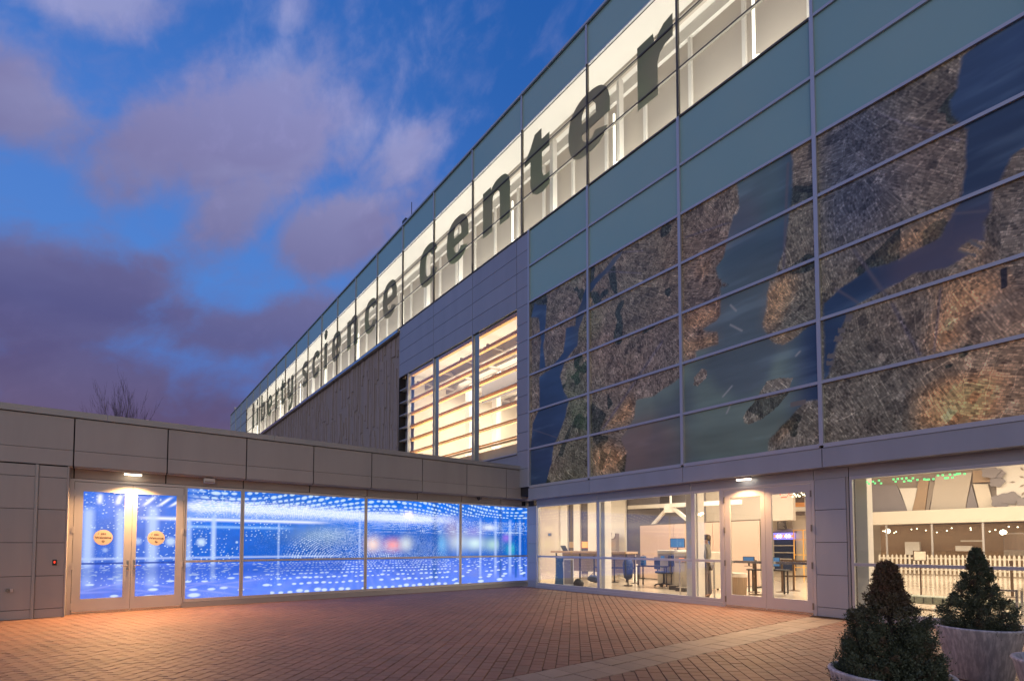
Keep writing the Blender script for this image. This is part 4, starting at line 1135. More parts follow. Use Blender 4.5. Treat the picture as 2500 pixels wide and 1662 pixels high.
# ================================================================== lobby inside
struct(MB().box(-9, 22.1, YG + .07, 25.6, -.05, .012), 'lobby_floor', M['floor'])
struct(MB().box(.5, 22.1, .42, 10.8, 4.9, 5.0), 'lobby_ceiling', M['white'])
struct(MB().box(-9, 22.1, 10.8, 25.6, 5.7, 5.8), 'lobby_ceiling', M['white'])
struct(MB().box(-9, .5, .42, 10.8, 3.78, 3.88), 'lobby_ceiling', M['white'])
struct(MB().box(-9, 22.1, .37, .40, 2.87, 4.9), 'lobby_front_wall', M['cream'])
struct(MB().box(-9.1, -9, .4, 25.6, 0, 5.7), 'lobby_wall', M['cream'])
struct(MB().box(22.1, 22.15, .4, 25.6, 0, 5.7), 'lobby_wall', M['cream'])
struct(MB().box(-9, .3, .60, .66, 0, 3.78), 'lobby_wall', M['cream'])
struct(MB().box(-9, 22.1, 24.6, 24.7, 0, 5.7), 'lobby_back_wall', M['cream'])
# columns close to the glass
for (a, b) in ((2.55, 2.81), (5.56, 5.90), (9.02, 9.575)):
    tag(MB().box(a, b, 1.0, 1.3, .012, 4.9).build('white_column', M['white'], bevel=.01),
        {2.55: 'slim white column behind the first window bar', 5.56: 'slim white column behind the bar left of the double door', 9.02: 'broad cream column at the left edge of the right window'}[a], 'column', 'white columns inside the lobby')
# piers and dusky recesses at the back left
piers = [(-5.64, -5.14), (-4.71, -4.27), (-3.75, -3.22), (-2.36, -1.49)]
bw = thing('pier_wall', 'cream pier wall with dark tall recesses behind the counter', 'wall')
for i, (a, b) in enumerate(piers):
    ubox('pier', M['white'], a, b, 7.2, 7.3, .012, 3.76, bw)
ubox('recess_panel', M['violet'], -8.9, .2, 7.32, 7.36, .012, 3.76, bw)
ubox('pier', M['cream'], -8.9, -5.66, 7.1, 7.31, .012, 3.76, bw)
for (a, b, m_) in ((-5.08, -4.76, 'tan'), (-4.2, -3.82, 'orange_glow'), (-3.1, -2.8, 'orange_glow')):
    ubox('lit_display', M[m_], a, b, 7.25, 7.30, 1.25, 1.55, bw)
# counter
ct = thing('reception_counter', 'long tan topped reception counter behind the first lobby window', 'counter')
ubox('counter_top', M['tan'], -3.2, .9, 4.3, 5.0, 1.06, 1.14, ct); ubox('front_panel', M['taupe'], -3.1, .85, 4.9, 4.95, .3, 1.05, ct)
for x in (-3.0, -1.6, -.2, .8): ubox('leg', M['black'], x, x + .05, 4.4, 4.45, .012, 1.05, ct)
MB().bar((-2.6, 4.6, 1.14), (-2.75, 4.6, 1.36), .28, .02).build('laptop_screen', M['black'], ct)

# big peach partition
pt = thing('partition_screen', 'large peach free standing partition behind the desks', 'partition')
dirp = Vector((6.6 - (-.15), 5.62 - 6.48, 0)).normalized()
mbp = MB(); A_ = Vector((-.15, 6.48, 0)); B_ = Vector((5.10, 5.88, 0))
nrm = Vector((-dirp.y, dirp.x, 0))
L = (B_ - A_).length
for i in range(3):
    a = A_ + dirp * (L * i / 3 + .012); b = A_ + dirp * (L * (i + 1) / 3 - .012)
    MB().poly([(a.x, a.y, .06), (b.x, b.y, .06), (b.x, b.y, 2.18), (a.x, a.y, 2.18)], nrm * .05).build('panel', M['peach'], pt)
MB().poly([(A_.x, A_.y, 2.182), (B_.x, B_.y, 2.182), (B_.x, B_.y, 2.22), (A_.x, A_.y, 2.22)], nrm * .06).build('top_rail', M['stripe'], pt)
for i in range(4):
    a = A_ + dirp * (L * i / 3); MB().box(a.x - .02, a.x + .02, a.y - .2, a.y + .3, .012, .06).build('foot', M['black'], pt)
# overhead white truss
tr = thing('white_truss', 'white painted steel truss with a V brace above the partition', 'truss')
MB().bar((-1.5, 7.4, 3.05), (4.3, 6.2, 2.85), .14, .16).build('beam', M['white'], tr)
MB().bar((.95, 6.9, 2.9), (-.1, 7.1, 2.1), .10, .13).build('brace', M['white'], tr); MB().bar((1.15, 6.85, 2.9), (2.3, 6.6, 2.1), .10, .13).build('brace', M['white'], tr)
MB().box(.8, 1.3, 6.8, 6.9, 2.68, 3.0).build('gusset', M['white'], tr)
ubox('beam', M['white'], 1.0, 1.06, 6.9, 6.96, 3.0, 3.7, tr)
hw = thing('grey_bulkhead', 'dusky grey bulkhead panel hanging behind the white truss', 'bulkhead')
ubox('panel', M['mauve'], -2.4, 1.3, 9.0, 9.2, 2.35, 3.75, hw); ubox('panel', M['beige'], 1.32, 4.8, 9.0, 9.2, 2.3, 5.2, hw)
# info sign with question mark
sg = thing('information_sign', 'round white question mark sign on a grey kiosk by the partition', 'sign', (-1.9, 7.6 - .9, 0))
MB().box(-.22, .22, .1, .3, .012, 1.9).build('kiosk', M['taupe'], sg)
o = MB().poly([(.17 * math.cos(t * .3142), .05, 1.83 + .17 * math.sin(t * .3142)) for t in range(20)], (0, .03, 0)).build('disc', M['white'], sg)
me = text_mesh('?', .26, .002); me.materials.clear(); me.materials.append(M['mauve']); o = bpy.data.objects.new('lettering', me); COL.objects.link(o); o.location = (0, .045, 1.83); o.rotation_euler = (R(90), 0, 0); o.parent = sg

# scanner machines
def machine(name, x, y, w, d, h, label, face):
    t = thing(name, label, 'machine', (x, y, 0), R(-8))
    MB().box(-w / 2, w / 2, -d / 2, d / 2, .06, h).build('casing', M['machine'], t, bevel=.03)
    MB().box(-w / 2 + .06, w / 2 - .06, -d / 2 - .012, -d / 2 - .001, h - .36, h - .14).build('control_panel', M['taupe'], t)
    MB().box(-w * .30, -w * .12, -d / 2 - .02, -d / 2 - .013, h - .30, h - .20).build('display', M[face], t)
    for sx in (-.3, -.18, .05): MB().box(w * sx, w * sx + .03, -d / 2 - .02, -d / 2 - .013, h - .33, h - .30).build('button', M['black'], t)
    for sx in (-1, 1):
        for sy in (-1, 1): MB().cyl((sx * (w / 2 - .08), sy * (d / 2 - .08)), .03, .012, .06, 10).build('foot', M['black'], t)


machine('scanner_machine', 2.9, 4.4, .92, .7, 1.22, 'pale scanner machine under the left monitor', 'screen')
machine('scanner_machine', 4.15, 3.75, 1.15, .8, 1.18, 'taupe front scanner machine with amber display, right of the pale one', 'orange_glow')


def monitor(x, y, z, w, label, rz=0):
    t = thing('monitor', label, 'monitor', (x, y, z), rz, 'monitors on the scanner machines')
    MB().box(-w / 2, w / 2, -.02, .02, .08, .08 + w * .62).build('casing', M['black'], t); MB().box(-w / 2 + .015, w / 2 - .015, -.024, -.021, .095, .065 + w * .62).build('screen', M['screen'], t)
    MB().box(-.02, .02, 0, .03, 0, .10).build('stand', M['black'], t); MB().box(-.1, .1, -.08, .08, 0, .012).build('base', M['black'], t)


monitor(3.02, 4.4, 1.222, .50, 'blue lit monitor on the pale scanner machine', R(12)); monitor(4.35, 3.8, 1.182, .52, 'dark monitor partly hidden by the window bar', R(-12))
monitor(6.02, 3.3, .80, .30, 'small blue screen on the table beside the standing person', R(10))

# rolling table and office chair
def rolling_table(x, y, w, d, rz, label):
    t = thing('rolling_table', label, 'table', (x, y, 0), rz, 'rolling tables behind the glass')
    MB().box(-w / 2, w / 2, -d / 2, d / 2, .68, .715).build('table_top', M['black'], t)
    for sx in (-1, 1):
        for sy in (-1, 1):
            l = MB().box(sx * (w / 2 - .05) - .018, sx * (w / 2 - .05) + .018, sy * (d / 2 - .05) - .018, sy * (d / 2 - .05) + .018, .08, .68).build('leg', M['black'], t)
            MB().tube([(sx * (w / 2 - .05) - .014, sy * (d / 2 - .05), .048), (sx * (w / 2 - .05) + .014, sy * (d / 2 - .05), .048)], [.035, .035], 10).build('caster', M['steel'], l)


rolling_table(2.85, 3.35, 1.1, .45, R(10), 'black rolling table in front of the pale scanner machine')
rolling_table(6.35, 3.7, 1.0, .45, R(10), 'dark rolling table behind the left door leaf')
ch = thing('office_chair', 'navy office chair with star base under the rolling table', 'chair', (2.85, 3.85, 0), R(150))
MB().box(-.24, .24, -.22, .22, .44, .52).build('seat', M['navy'], ch, bevel=.03); MB().box(-.2, .2, .2, .26, .58, .98).build('backrest', M['navy'], ch, bevel=.03)
MB().cyl((0, 0), .028, .1, .44, 10).build('column', M['black'], ch)
bs = MB()
for i in range(5):
    a = 2 * math.pi * i / 5; bs.bar((0, 0, .11), (.28 * math.cos(a), .28 * math.sin(a), .075), .04)
bs.build('base', M['black'], ch)
for i in range(5):
    a = 2 * math.pi * i / 5; MB().tube([(.28 * math.cos(a) - .015, .28 * math.sin(a), .042), (.28 * math.cos(a) + .015, .28 * math.sin(a), .042)], [.03, .03], 8).build('caster', M['black'], ch)
for s in (-1, 1): MB().bar((s * .26, .0, .66), (s * .26, .2, .66), .03).bar((s * .26, .1, .5), (s * .26, .1, .66), .025).build('armrest', M['black'], ch)


def stanchion(x, y, label, h=.97, m='black'):
    t = thing('stanchion', label, 'stanchion', (x, y, 0), 0, 'queue barrier posts in the lobby')
    MB().lathe([(.17, .012), (.17, .022), (.05, .04)], 0, 0, 20).build('base', M[m], t, smooth=False)
    MB().cyl((0, 0), .030, .04, h - .08, 12).build('pole', M[m], t); MB().cyl((0, 0), .040, h - .079, h, 12).build('belt_head', M[m], t)
    return t


M['brownpost'] = simple('brown_post', (.09, .055, .035), .35, .3, .05, 8)
SP = [(6.22, 4.84, 'left one of two brown barrier posts behind the right door leaf'), (6.22, 5.59, 'right rear one of two brown barrier posts behind the right door leaf'), (6.11, 3.49, 'brown barrier post behind the left door leaf beside the bin'), (5.70, 4.2, 'brown barrier post further back behind the left door leaf'),
      (.2, 3.6, 'barrier post below the left end of the counter'), (-.4, 4.0, 'barrier post in the middle of the first window'), (.6, 4.0, 'barrier post beside the first window bar'), (1.3, 4.3, 'barrier post behind the hanging blue bag'), (10.63, 8.1, 'barrier post at the right edge of the right window'), (10.1, 8.6, 'barrier post left of the one at the right edge of the photo')]
for x, y, l in SP: stanchion(x, y, l, m='brownpost' if x > 5 else 'black')
def belt(a, b, z, label):
    o = MB().poly([(a[0], a[1], z - .025), (b[0], b[1], z - .025 - .0), (b[0], b[1], z + .025), (a[0], a[1], z + .025)], (.003, .003, 0)).build('barrier_belt', M['brownpost' if a[0] > 5 else 'navy'])
    tag(o, label, 'belt', 'queue barrier belts')


belt((5.70, 4.2), (6.11, 3.49), .92, 'belt between the two posts behind the left door leaf'); belt((6.22, 4.84), (6.22, 5.59), .92, 'short upper belt between the two posts behind the right door leaf')
belt((6.22, 4.84), (7.9, 6.2), .92, 'upper belt running right behind the right door leaf'); belt((6.22, 4.84), (7.9, 6.2), .48, 'lower belt running right behind the right door leaf'); belt((5.7, 4.2), (6.11, 3.49), .48, 'lower belt behind the left door leaf')
for (z, q) in ((.92, 'upper'), (.55, 'lower')):
    belt((.2, 3.6), (-.4, 4.0), z, q + ' belt at the left end of the queue under the counter'); belt((-.4, 4.0), (.6, 4.0), z, q + ' belt across the first window'); belt((.6, 4.0), (1.3, 4.3), z, q + ' belt running from the first window bar towards the blue bag')
# steel posts close to the glass
for (x, y, l) in ((5.08, 1.44, 'steel barrier post just behind the second window'), (6.12, 1.35, 'steel barrier post just behind the narrow window')):
    t = thing('steel_post', l, 'stanchion', (x, y, 0), 0, 'steel barrier posts'); MB().lathe([(.18, .012), (.18, .02), (.03, .03)], 0, 0, 20).build('base', M['steel'], t); MB().cyl((0, 0), .022, .03, .95, 10).build('pole', M['steel'], t)
    MB().cyl((0, 0), .032, .951, .99, 10).build('cap', M['steel'], t)
# bag, boards and pack at the first window
bg_ = thing('hanging_bag', 'blue spotted bag hanging on a barrier post inside the second window', 'bag', (1.9, 3.18, 0))
MB().lathe([(.05, .22), (.14, .28), (.17, .5), (.18, .75), (.12, .92), (.04, .96)], 0, 0, 14).build('bag_body', M['navy'], bg_, smooth=True); MB().cyl((0, 0), .02, .03, .22, 8).build('pole', M['black'], bg_); MB().cyl((0, 0), .15, .012, .03, 18).build('base', M['black'], bg_)
sb = thing('sandwich_board', 'white framed dark sandwich board leaning inside the first window', 'sign', (.94, 1.32, 0), R(38))
f = MB(); f.box(-.17, -.145, -.02, .02, .02, .93).box(.145, .17, -.02, .02, .02, .93).box(-.144, .144, -.02, .02, .89, .93).box(-.144, .144, -.02, .02, .02, .10); f.build('frame', M['white'], sb)
MB().box(-.144, .144, -.01, .01, .10, .89).build('board', M['mauve'], sb)
fb = thing('folded_board', 'blue folded display board leaning in the corner of the first window', 'board', (.70, 1.15, 0), R(30))
MB().poly([(-.18, 0, .02), (.14, 0, .02), (.04, .2, .80), (-.18, .2, .80)], (0, .04, 0)).build('board', M['bluecloth'], fb); MB().bar((.17, 0, .02), (.06, .2, .82), .03).build('edge', M['white'], fb); MB().box(-.2, .05, .25, .3, .7, .95).build('rear_board', M['bluecloth'], fb)
MB().lathe([(.05, .012), (.16, .06), (.18, .18), (.10, .30), (.02, .33)], 0, 0, 14)
o = MB().lathe([(.06, .012), (.17, .05), (.19, .15), (.12, .26), (.03, .31)], 0, 0, 16).build('black_bag', M['black'], smooth=True); o.location = (1.30, 1.42, 0); o.scale = (1.1, .75, 1); tag(o, 'black bag slumped on the floor beside the white framed board', 'bag')
# more queue hardware and stored things in the lobby
belt((1.3, 4.3), (2.2, 3.9), .92, 'upper belt from the blue bag towards the rolling table')
kb = thing('storage_box', 'small black box on the floor under the scanner machines', 'box', (3.75, 3.1, .012)); MB().box(-.13, .13, -.08, .08, 0, .13).build('body', M['black'], kb, bevel=.01); MB().box(-.12, .12, -.07, .07, .131, .14).build('lid', M['taupe'], kb)
kb = thing('storage_box', 'low black box beside the window bar, right of the other floor box', 'box', (4.25, 2.75, .012)); MB().box(-.16, .16, -.09, .09, 0, .11).build('body', M['black'], kb, bevel=.01); MB().box(-.15, .15, -.08, .08, .111, .12).build('lid', M['taupe'], kb)
wb = thing('wall_keypad', 'small dark keypad on the cream wall at the back of the first window', 'keypad', (-6.3, 7.08, 1.85)); MB().box(-.12, .12, -.03, .0, 0, .15).build('case', M['mauve'], wb); MB().box(-.05, .05, -.036, -.031, .04, .11).build('display', M['screen'], wb)
cbx = thing('white_carton', 'white carton standing on the floor behind the barrier belts', 'box', (.1, 5.6, .012)); MB().box(-.2, .2, -.15, .15, 0, .62).build('body', M['white'], cbx); MB().box(-.2, .2, -.16, -.151, .28, .32).build('tape', M['tan'], cbx)
gb = thing('gym_bag', 'dark rounded bag on the floor below the counter in the first window', 'bag', (.15, 3.35, .012)); MB().tube([(-.22, 0, .13), (-.1, 0, .15), (.1, 0, .15), (.22, 0, .13)], [.08, .13, .13, .08], 12).build('body', M['navy'], gb, smooth=True); MB().tube([(-.1, 0, .26), (0, 0, .36), (.1, 0, .26)], [.012, .012, .012], 6).build('strap', M['black'], gb)
for (x, y, h, m_, l) in ((3.35, 3.55, .34, 'navy', 'navy upright bag on the rolling table, left one'), (2.45, 3.3, .30, 'bluecloth', 'blue upright case on the left end of the rolling table')):
    tb = thing('upright_case', l, 'case', (x, y, .716)); MB().box(-.08, .08, -.06, .06, 0, h).build('body', M[m_], tb, bevel=.015); MB().bar((-.04, 0, h + .03), (.04, 0, h + .03), .012).build('handle', M['black'], tb)
for (x, y, rz_, l) in ((6.5, 3.6, 20, 'navy monitor on the rear table behind the narrow window'),): monitor(x, y, .716, .42, l, R(rz_))
# bin
bn = thing('litter_bin', 'tan ribbed litter bin with a pale liner behind the left door leaf', 'bin', (5.83, 3.12, 0))
MB().lathe([(.17, .012), (.20, .56)], 0, 0, 24).build('body', M['tan'], bn); MB().lathe([(.205, .50), (.215, .56), (.21, .61), (.15, .60)], 0, 0, 24).build('liner', M['cream'], bn)
for i in range(24):
    a = 2 * math.pi * i / 24; MB().bar((.175 * math.cos(a), .175 * math.sin(a), .03), (.200 * math.cos(a), .200 * math.sin(a), .49), .012).build('rib', M['tan'], bn)
# person, mostly behind the window bar
per = thing('person', 'person in a grey top and dark trousers standing behind the narrow window', 'person', (5.80, 1.52, .012), R(-75))


def skin_obj(name, joints, edges_, m, parent, lv=2):
    me = bpy.data.meshes.new(name); me.from_pydata([j[0] for j in joints], edges_, []); me.materials.append(m)
    o = bpy.data.objects.new(name, me); COL.objects.link(o); o.parent = parent
    md = o.modifiers.new('skin', 'SKIN'); sv = me.skin_vertices[0].data
    for i, j in enumerate(joints): sv[i].radius = (j[1], j[2] if len(j) > 2 else j[1]); sv[i].use_root = (i == 0)
    s = o.modifiers.new('sub', 'SUBSURF'); s.levels = lv; s.render_levels = lv; return o


J = [((0, 0, .88), .13, .10), ((0, 0, 1.10), .12, .09), ((0, -.01, 1.31), .145, .09), ((0, .005, 1.40), .062), ((0, .0, 1.43), .056), ((0, -.02, 1.51), .082, .092), ((0, -.015, 1.58), .066, .076),
     ((.09, 0, .84), .088), ((.10, -.01, .48), .058), ((.10, .02, .09), .040), ((.10, -.13, .035), .035),
     ((-.09, 0, .84), .088), ((-.10, .03, .48), .058), ((-.10, .06, .09), .040), ((-.10, -.09, .035), .035),
     ((.18, 0, 1.345), .055), ((.24, .02, 1.06), .042), ((.20, -.16, .90), .032), ((.18, -.24, .88), .030),
     ((-.18, 0, 1.345), .055), ((-.24, .02, 1.06), .042), ((-.20, -.16, .90), .032), ((-.18, -.24, .88), .030)]
EJ = [(0, 1), (1, 2), (2, 3), (3, 4), (4, 5), (5, 6), (0, 7), (7, 8), (8, 9), (9, 10), (0, 11), (11, 12), (12, 13), (13, 14), (2, 15), (15, 16), (16, 17), (17, 18), (2, 19), (19, 20), (20, 21), (21, 22)]
skin_obj('body', J, EJ, M['skin'], per)
sh = [(J[i][0], *[v * 1.18 for v in J[i][1:]]) for i in (0, 1, 2, 15, 16, 19, 20)]
skin_obj('grey_top', [(J[0][0], .15, .12), (J[1][0], .145, .11), (J[2][0], .165, .11), (J[3][0], .075), (J[15][0], .068), (J[16][0], .056), (J[17][0], .044), (J[19][0], .068), (J[20][0], .056), (J[21][0], .044)],
         [(0, 1), (1, 2), (2, 3), (2, 4), (4, 5), (5, 6), (2, 7), (7, 8), (8, 9)], M['grey'], per)
skin_obj('trousers', [((0, 0, .90), .148, .125), (J[7][0], .10), (J[8][0], .072), (J[9][0], .058), (J[11][0], .10), (J[12][0], .072), (J[13][0], .058)], [(0, 1), (1, 2), (2, 3), (0, 4), (4, 5), (5, 6)], M['violet'], per)
hm = MB().lathe([(.094, -.045), (.100, .0), (.094, .045), (.066, .085), (.001, .10)], 0, 0, 20, cap=False)
hm.v = [(x, y * 1.12 + .022, z + 1.555 + (.035 if y < -.03 and z < .01 else 0) - (.03 if y > .03 and z < -.02 else 0)) for x, y, z in hm.v]
hm.build('hair', M['hair'], per, smooth=True)
for s in (-1, 1): skin_obj('shoe', [((s * .10, .02 + (.04 if s < 0 else 0), .045), .045), ((s * .10, -.14 + (.04 if s < 0 else 0), .035), .042, .032)], [(0, 1)], M['black'], per, 1)
for s in (-1, 1): o = MB().lathe([(.001, 1.512), (.008, 1.516), (.008, 1.524), (.001, 1.528)], s * .03, -.098, 8).build('eye', M['ink'], per)
MB().poly([(-.012, -.10, 1.495), (.012, -.10, 1.495), (0, -.105, 1.53)], (0, -.018, 0)).build('nose', M['skin'], per)

# ---- behind the doors
cb = thing('canopy_band', 'curved striped orange and cream canopy band high behind the doors', 'canopy')
for (z0, z1, m_) in ((2.62, 2.78, 'stripe'), (2.80, 2.97, 'white'), (2.98, 3.16, 'orange_band'), (3.17, 3.36, 'stripe')):
    mb = MB()
    for i in range(16):
        a0, a1 = i / 16, (i + 1) / 16; c = lambda a: (-3.2 + 8.4 * a, 13.6 - 2.6 * math.sin(math.pi * (.15 + .75 * a)), 0)
        p, q = c(a0), c(a1); mb.poly([(p[0], p[1], z0), (q[0], q[1], z0), (q[0], q[1], z1), (p[0], p[1], z1)], (0, .15, 0))
    mb.build('band', M[m_], cb)
mb = MB()
for i in range(46): mb.box(-2.6 + i * .16, -2.6 + i * .16 + .05, 13.4, 13.5, 3.5, 4.4)
mb.build('slat_row', M['beige'], cb, kind='stuff'); ubox('backing', M['stripe'], -3.5, 4.9, 13.55, 13.6, 3.4, 4.5, cb)
for i in range(5): MB().bar((.2 + i * 1.0, 11.5, 2.3 if i % 2 else 2.6), (.2 + i * 1.0, 11.5, 5.6), .012).build('hanger_wire', M['white'], cb)
# lit case
lc = thing('lit_display_case', 'blue lit glass display case with shelves behind the right door leaf', 'display case', (0, 0, 0))
ubox('backing', M['navy'], 2.62, 3.50, 12.2, 12.25, .3, 1.62, lc); ubox('lit_sign', M['blue_led'], 2.62, 3.50, 12.15, 12.2, 1.63, 1.92, lc); ubox('frame', M['stripe'], 2.58, 3.54, 12.1, 12.3, 1.93, 1.97, lc)
for z in (.78, 1.05, 1.35): ubox('shelf', M['white'], 2.64, 3.48, 11.95, 12.14, z, z + .03, lc)
for i in range(7): MB().lathe([(.001, 1.70), (.05, 1.74), (.03, 1.82), (.001, 1.84)], 2.70 + i * .12, 12.1, 8).build('bulb', M['bulb' if i % 3 else 'orange_glow'], lc)
ms = thing('menu_sign', 'dark menu sign on the cream wall above the lit case', 'sign', (2.95, 12.2, 0))
MB().box(-.18, .18, 0, .04, 2.05, 2.42).build('board', M['violet'], ms)
for i in range(6): MB().box(-.14, .14 - .04 * (i % 3), -.004, -.001, 2.10 + i * .05, 2.115 + i * .05).build('text_line', M['white'], ms)
ms2 = tag(MB().box(3.20, 3.40, 12.2, 12.24, 2.1, 2.38).build('picture_sign', M['taupe']), 'small grey picture sign right of the menu sign', 'sign')
struct(MB().box(2.4, 5.6, 12.4, 12.5, 0, 2.60), 'cream_stub_wall', M['cream'])
rk = thing('shelf_rack', 'thin orange brown open rack behind the right door leaf', 'rack', (4.35, 10.9, 0))
for x in (-.35, .0, .42): MB().bar((x, 0, .012), (x, 0, 2.0), .035).build('upright', M['wood'], rk)
for z in (.5, 1.0, 1.6, 1.98): MB().bar((-.35, 0, z), (.42, 0, z), .03).build('rail', M['wood'], rk)
# string lights along the glass tops
sl = thing('icicle_lights', 'string of small white icicle lights at the top of the right door glass', 'string lights')
for i in range(26):
    x = 8.10 + i * .025; zz = 2.47 - random.choice((0, 0, .03, .06)); MB().box(x - .007, x + .007, .62, .634, zz - .022, zz).build('bulb', M['bulb' if i > 9 else 'red_led'], sl)
gl = thing('green_string_lights', 'string of green lights along the top of the right window', 'string lights')
for i in range(46):
    x = 9.70 + i * .032; z = 2.60 - random.choice((0, .01, .045, .055))
    if random.random() < .28: continue
    MB().box(x - .013, x + .013, .60, .626, z - .032, z).build('bulb', M['green_led'], gl)

# ---- right window room
sf = thing('shop_front', 'cream shop front with glass bays at the back of the right hall', 'shop')
ubox('fascia_band', M['cream'], 3.6, 14, 20.0, 20.3, 2.42, 3.06, sf)
ubox('back_panel', M['tan'], 3.6, 14, 22.5, 22.6, .012, 2.42, sf)
for x in (3.6, 4.55, 6.36, 8.17, 10.0, 11.8, 13.6): ubox('bay_post', M['frame'], x - .035, x + .035, 20.05, 20.12, .012, 2.41, sf)
for (a, b, z0, z1, m_) in ((4.9, 5.5, .9, 1.55, 'white'), (4.95, 5.5, .3, .85, 'stripe'), (6.9, 7.5, 1.1, 1.35, 'white'), (7.1, 7.9, 1.55, 1.62, 'white'), (8.6, 9.4, .9, 1.7, 'taupe')): ubox('display_unit', M[m_], a, b, 21.6, 21.9, z0, z1, sf)
for i in range(22):
    MB().lathe([(.001, 0), (.035, .03), (.001, .06)], 4.2 + i * .36 + .1 * math.sin(i * 3), 20.8 + .5 * math.sin(i * 2.3), 8).build('spot_bulb', M['bulb'], sf).location = (0, 0, 2.08 + .1 * math.sin(i * 5))
for (x, z) in ((8.75, 1.95), (4.45, 2.1)):
    MB().lathe([(.001, -.13), (.09, -.09), (.13, 0), (.09, .09), (.001, .13)], x, 20.6, 14).build('globe_lamp', M['bulb'], sf, smooth=True).location = (0, 0, z)
# angular wall panels above
ap = thing('angled_wall_panels', 'large leaning trapezoid wall panels above the shop front', 'wall')
Y = 20.6
for pts, m_ in (([(3.4, 3.1), (5.3, 3.1), (4.9, 4.4), (3.4, 4.6)], 'mauve'), ([(5.30, 3.1), (5.48, 3.1), (5.75, 4.2), (5.0, 4.25)], 'white'), ([(5.5, 3.1), (6.0, 3.1), (6.2, 4.6), (5.8, 4.6)], 'tan'), ([(6.03, 3.1), (6.16, 3.1), (6.42, 4.4), (6.22, 4.5)], 'taupe'), ([(6.2, 3.1), (7.5, 3.1), (7.78, 4.75), (6.46, 4.75)], 'beige'), ([(7.52, 3.1), (7.93, 3.1), (7.74, 4.2)], 'mauve'), ([(7.97, 3.1), (8.48, 3.1), (8.3, 4.15), (7.8, 4.2)], 'cream'), ([(7.8, 4.25), (8.4, 4.25), (8.5, 4.8), (7.8, 4.8)], 'tan')):
    MB().poly([(x, Y, z) for x, z in pts], (0, .08, 0)).build('panel', M[m_], ap)
ubox('backing', M['taupe'], 3.2, 9.0, 20.75, 20.8, 3.07, 5.69, ap)
# paper snowflake backdrop with flower cut-outs
sn = thing('snowflake_backdrop', 'white paper snowflake backdrop with grey petal shapes at upper right', 'decoration')
ubox('sheet', M['white'], 8.6, 14, 20.5, 20.55, 3.07, 5.69, sn)
for pi_, (cx, cz, r) in enumerate(((8.75, 3.35, .34), (9.05, 3.45, .3), (8.65, 4.2, .25), (8.7, 4.55, .22), (8.45, 4.65, .3), (9.45, 3.25, .2), (11.2, 3.4, .4))):
    pts = [(cx + r * (1 + .12 * math.cos(5 * t)) * math.cos(t), 20.44 - .04 * pi_, max(3.08, cz + r * .9 * (1 + .12 * math.cos(5 * t)) * math.sin(t))) for t in [2 * math.pi * i / 30 for i in range(30)]]
    MB().poly(pts, (0, .03, 0)).build('petal_shape', M['mauve'], sn)
for i in range(12):
    a = 2 * math.pi * i / 12; r = .38 if i % 2 else .62; cx, cz = 9.75 + r * math.cos(a), 4.15 + r * math.sin(a); u = Vector((math.cos(a), 0, math.sin(a))); w = Vector((-math.sin(a), 0, math.cos(a)))
    c = Vector((cx, 20.46, cz)); MB().poly([tuple(c - u * .10), tuple(c + w * .04), tuple(c + u * .10), tuple(c - w * .04)], (0, .02, 0)).build('leaf_cutout', M['taupe'], sn)
# picket fence
pf = thing('picket_fence', 'white picket fence across the right hall in front of the shop', 'fence')
i = 0; x = 4.7
M['picket'] = simple('white_picket', (.70, .65, .57), .5, 0, .02, 3)
while x < 13.2:
    y = 18.3 + min(1.0, (x - 4.7) * .45)
    MB().poly([(x, y, .05), (x + .075, y, .05), (x + .075, y, .90), (x + .0375, y, .96), (x, y, .90)], (0, .02, 0)).build('picket', M['picket'], pf); x += .15
for z in (.22, .74): MB().poly([(4.7, 18.34, z), (6.92, 19.34, z), (6.92, 19.34, z + .07), (4.7, 18.34, z + .07)], (0, .02, 0)).poly([(6.93, 19.34, z), (13.2, 19.34, z), (13.2, 19.34, z + .07), (6.93, 19.34, z + .07)], (0, .02, 0)).build('rail', M['picket'], pf)
# sign stand, bench, drum shade
ss = thing('sign_stand', 'dark framed blank notice on a slim post behind the right window', 'sign', (9.24, 5.81, 0))
MB().cyl((0, 0), .018, .03, .98, 10).build('pole', M['brownpost'], ss); MB().cyl((0, 0), .16, .012, .03, 20).build('base', M['brownpost'], ss)
f = MB(); f.box(-.14, -.125, -.01, .01, .98, 1.24).box(.125, .14, -.01, .01, .98, 1.24).box(-.124, .124, -.01, .01, 1.225, 1.24).box(-.124, .124, -.01, .01, .98, .995); f.build('frame', M['brownpost'], ss); MB().box(-.124, .124, -.004, .004, .995, 1.225).build('sheet', M['cream'], ss)
bc = thing('upholstered_bench', 'low sage green ribbed bench behind the right window', 'bench', (10.55, 3.1, 0), R(0))
MB().box(-1.1, 1.1, -.22, .22, .14, .30).build('seat', M['sage'], bc, bevel=.03)
for i in range(14): MB().box(-1.05 + i * .155, -1.04 + i * .155, -.23, -.221, .16, .29).build('seam', M['black'], bc)
for s in (-1, 1): MB().box(s * 1.0 - .04, s * 1.0 + .04, -.18, .18, .012, .14).build('leg', M['steel'], bc)
ds = thing('drum_lamp', 'brown drum shade lamp on a thin stand at the right edge', 'lamp', (11.0, 8.95, 0))
MB().lathe([(.62, 1.25), (.62, 1.68), (.40, 1.72)], 0, 0, 28).build('lamp_shade', M['brownshade'], ds); MB().cyl((.3, 0), .02, .03, 1.25, 8).build('stand', M['brownpost'], ds); MB().cyl((.3, 0), .2, .012, .03, 16).build('base', M['brownpost'], ds)
rl = thing('metal_railing', 'chrome and red rail end seen low behind the right planter shrub', 'railing', (11.55, 1.6, 0))
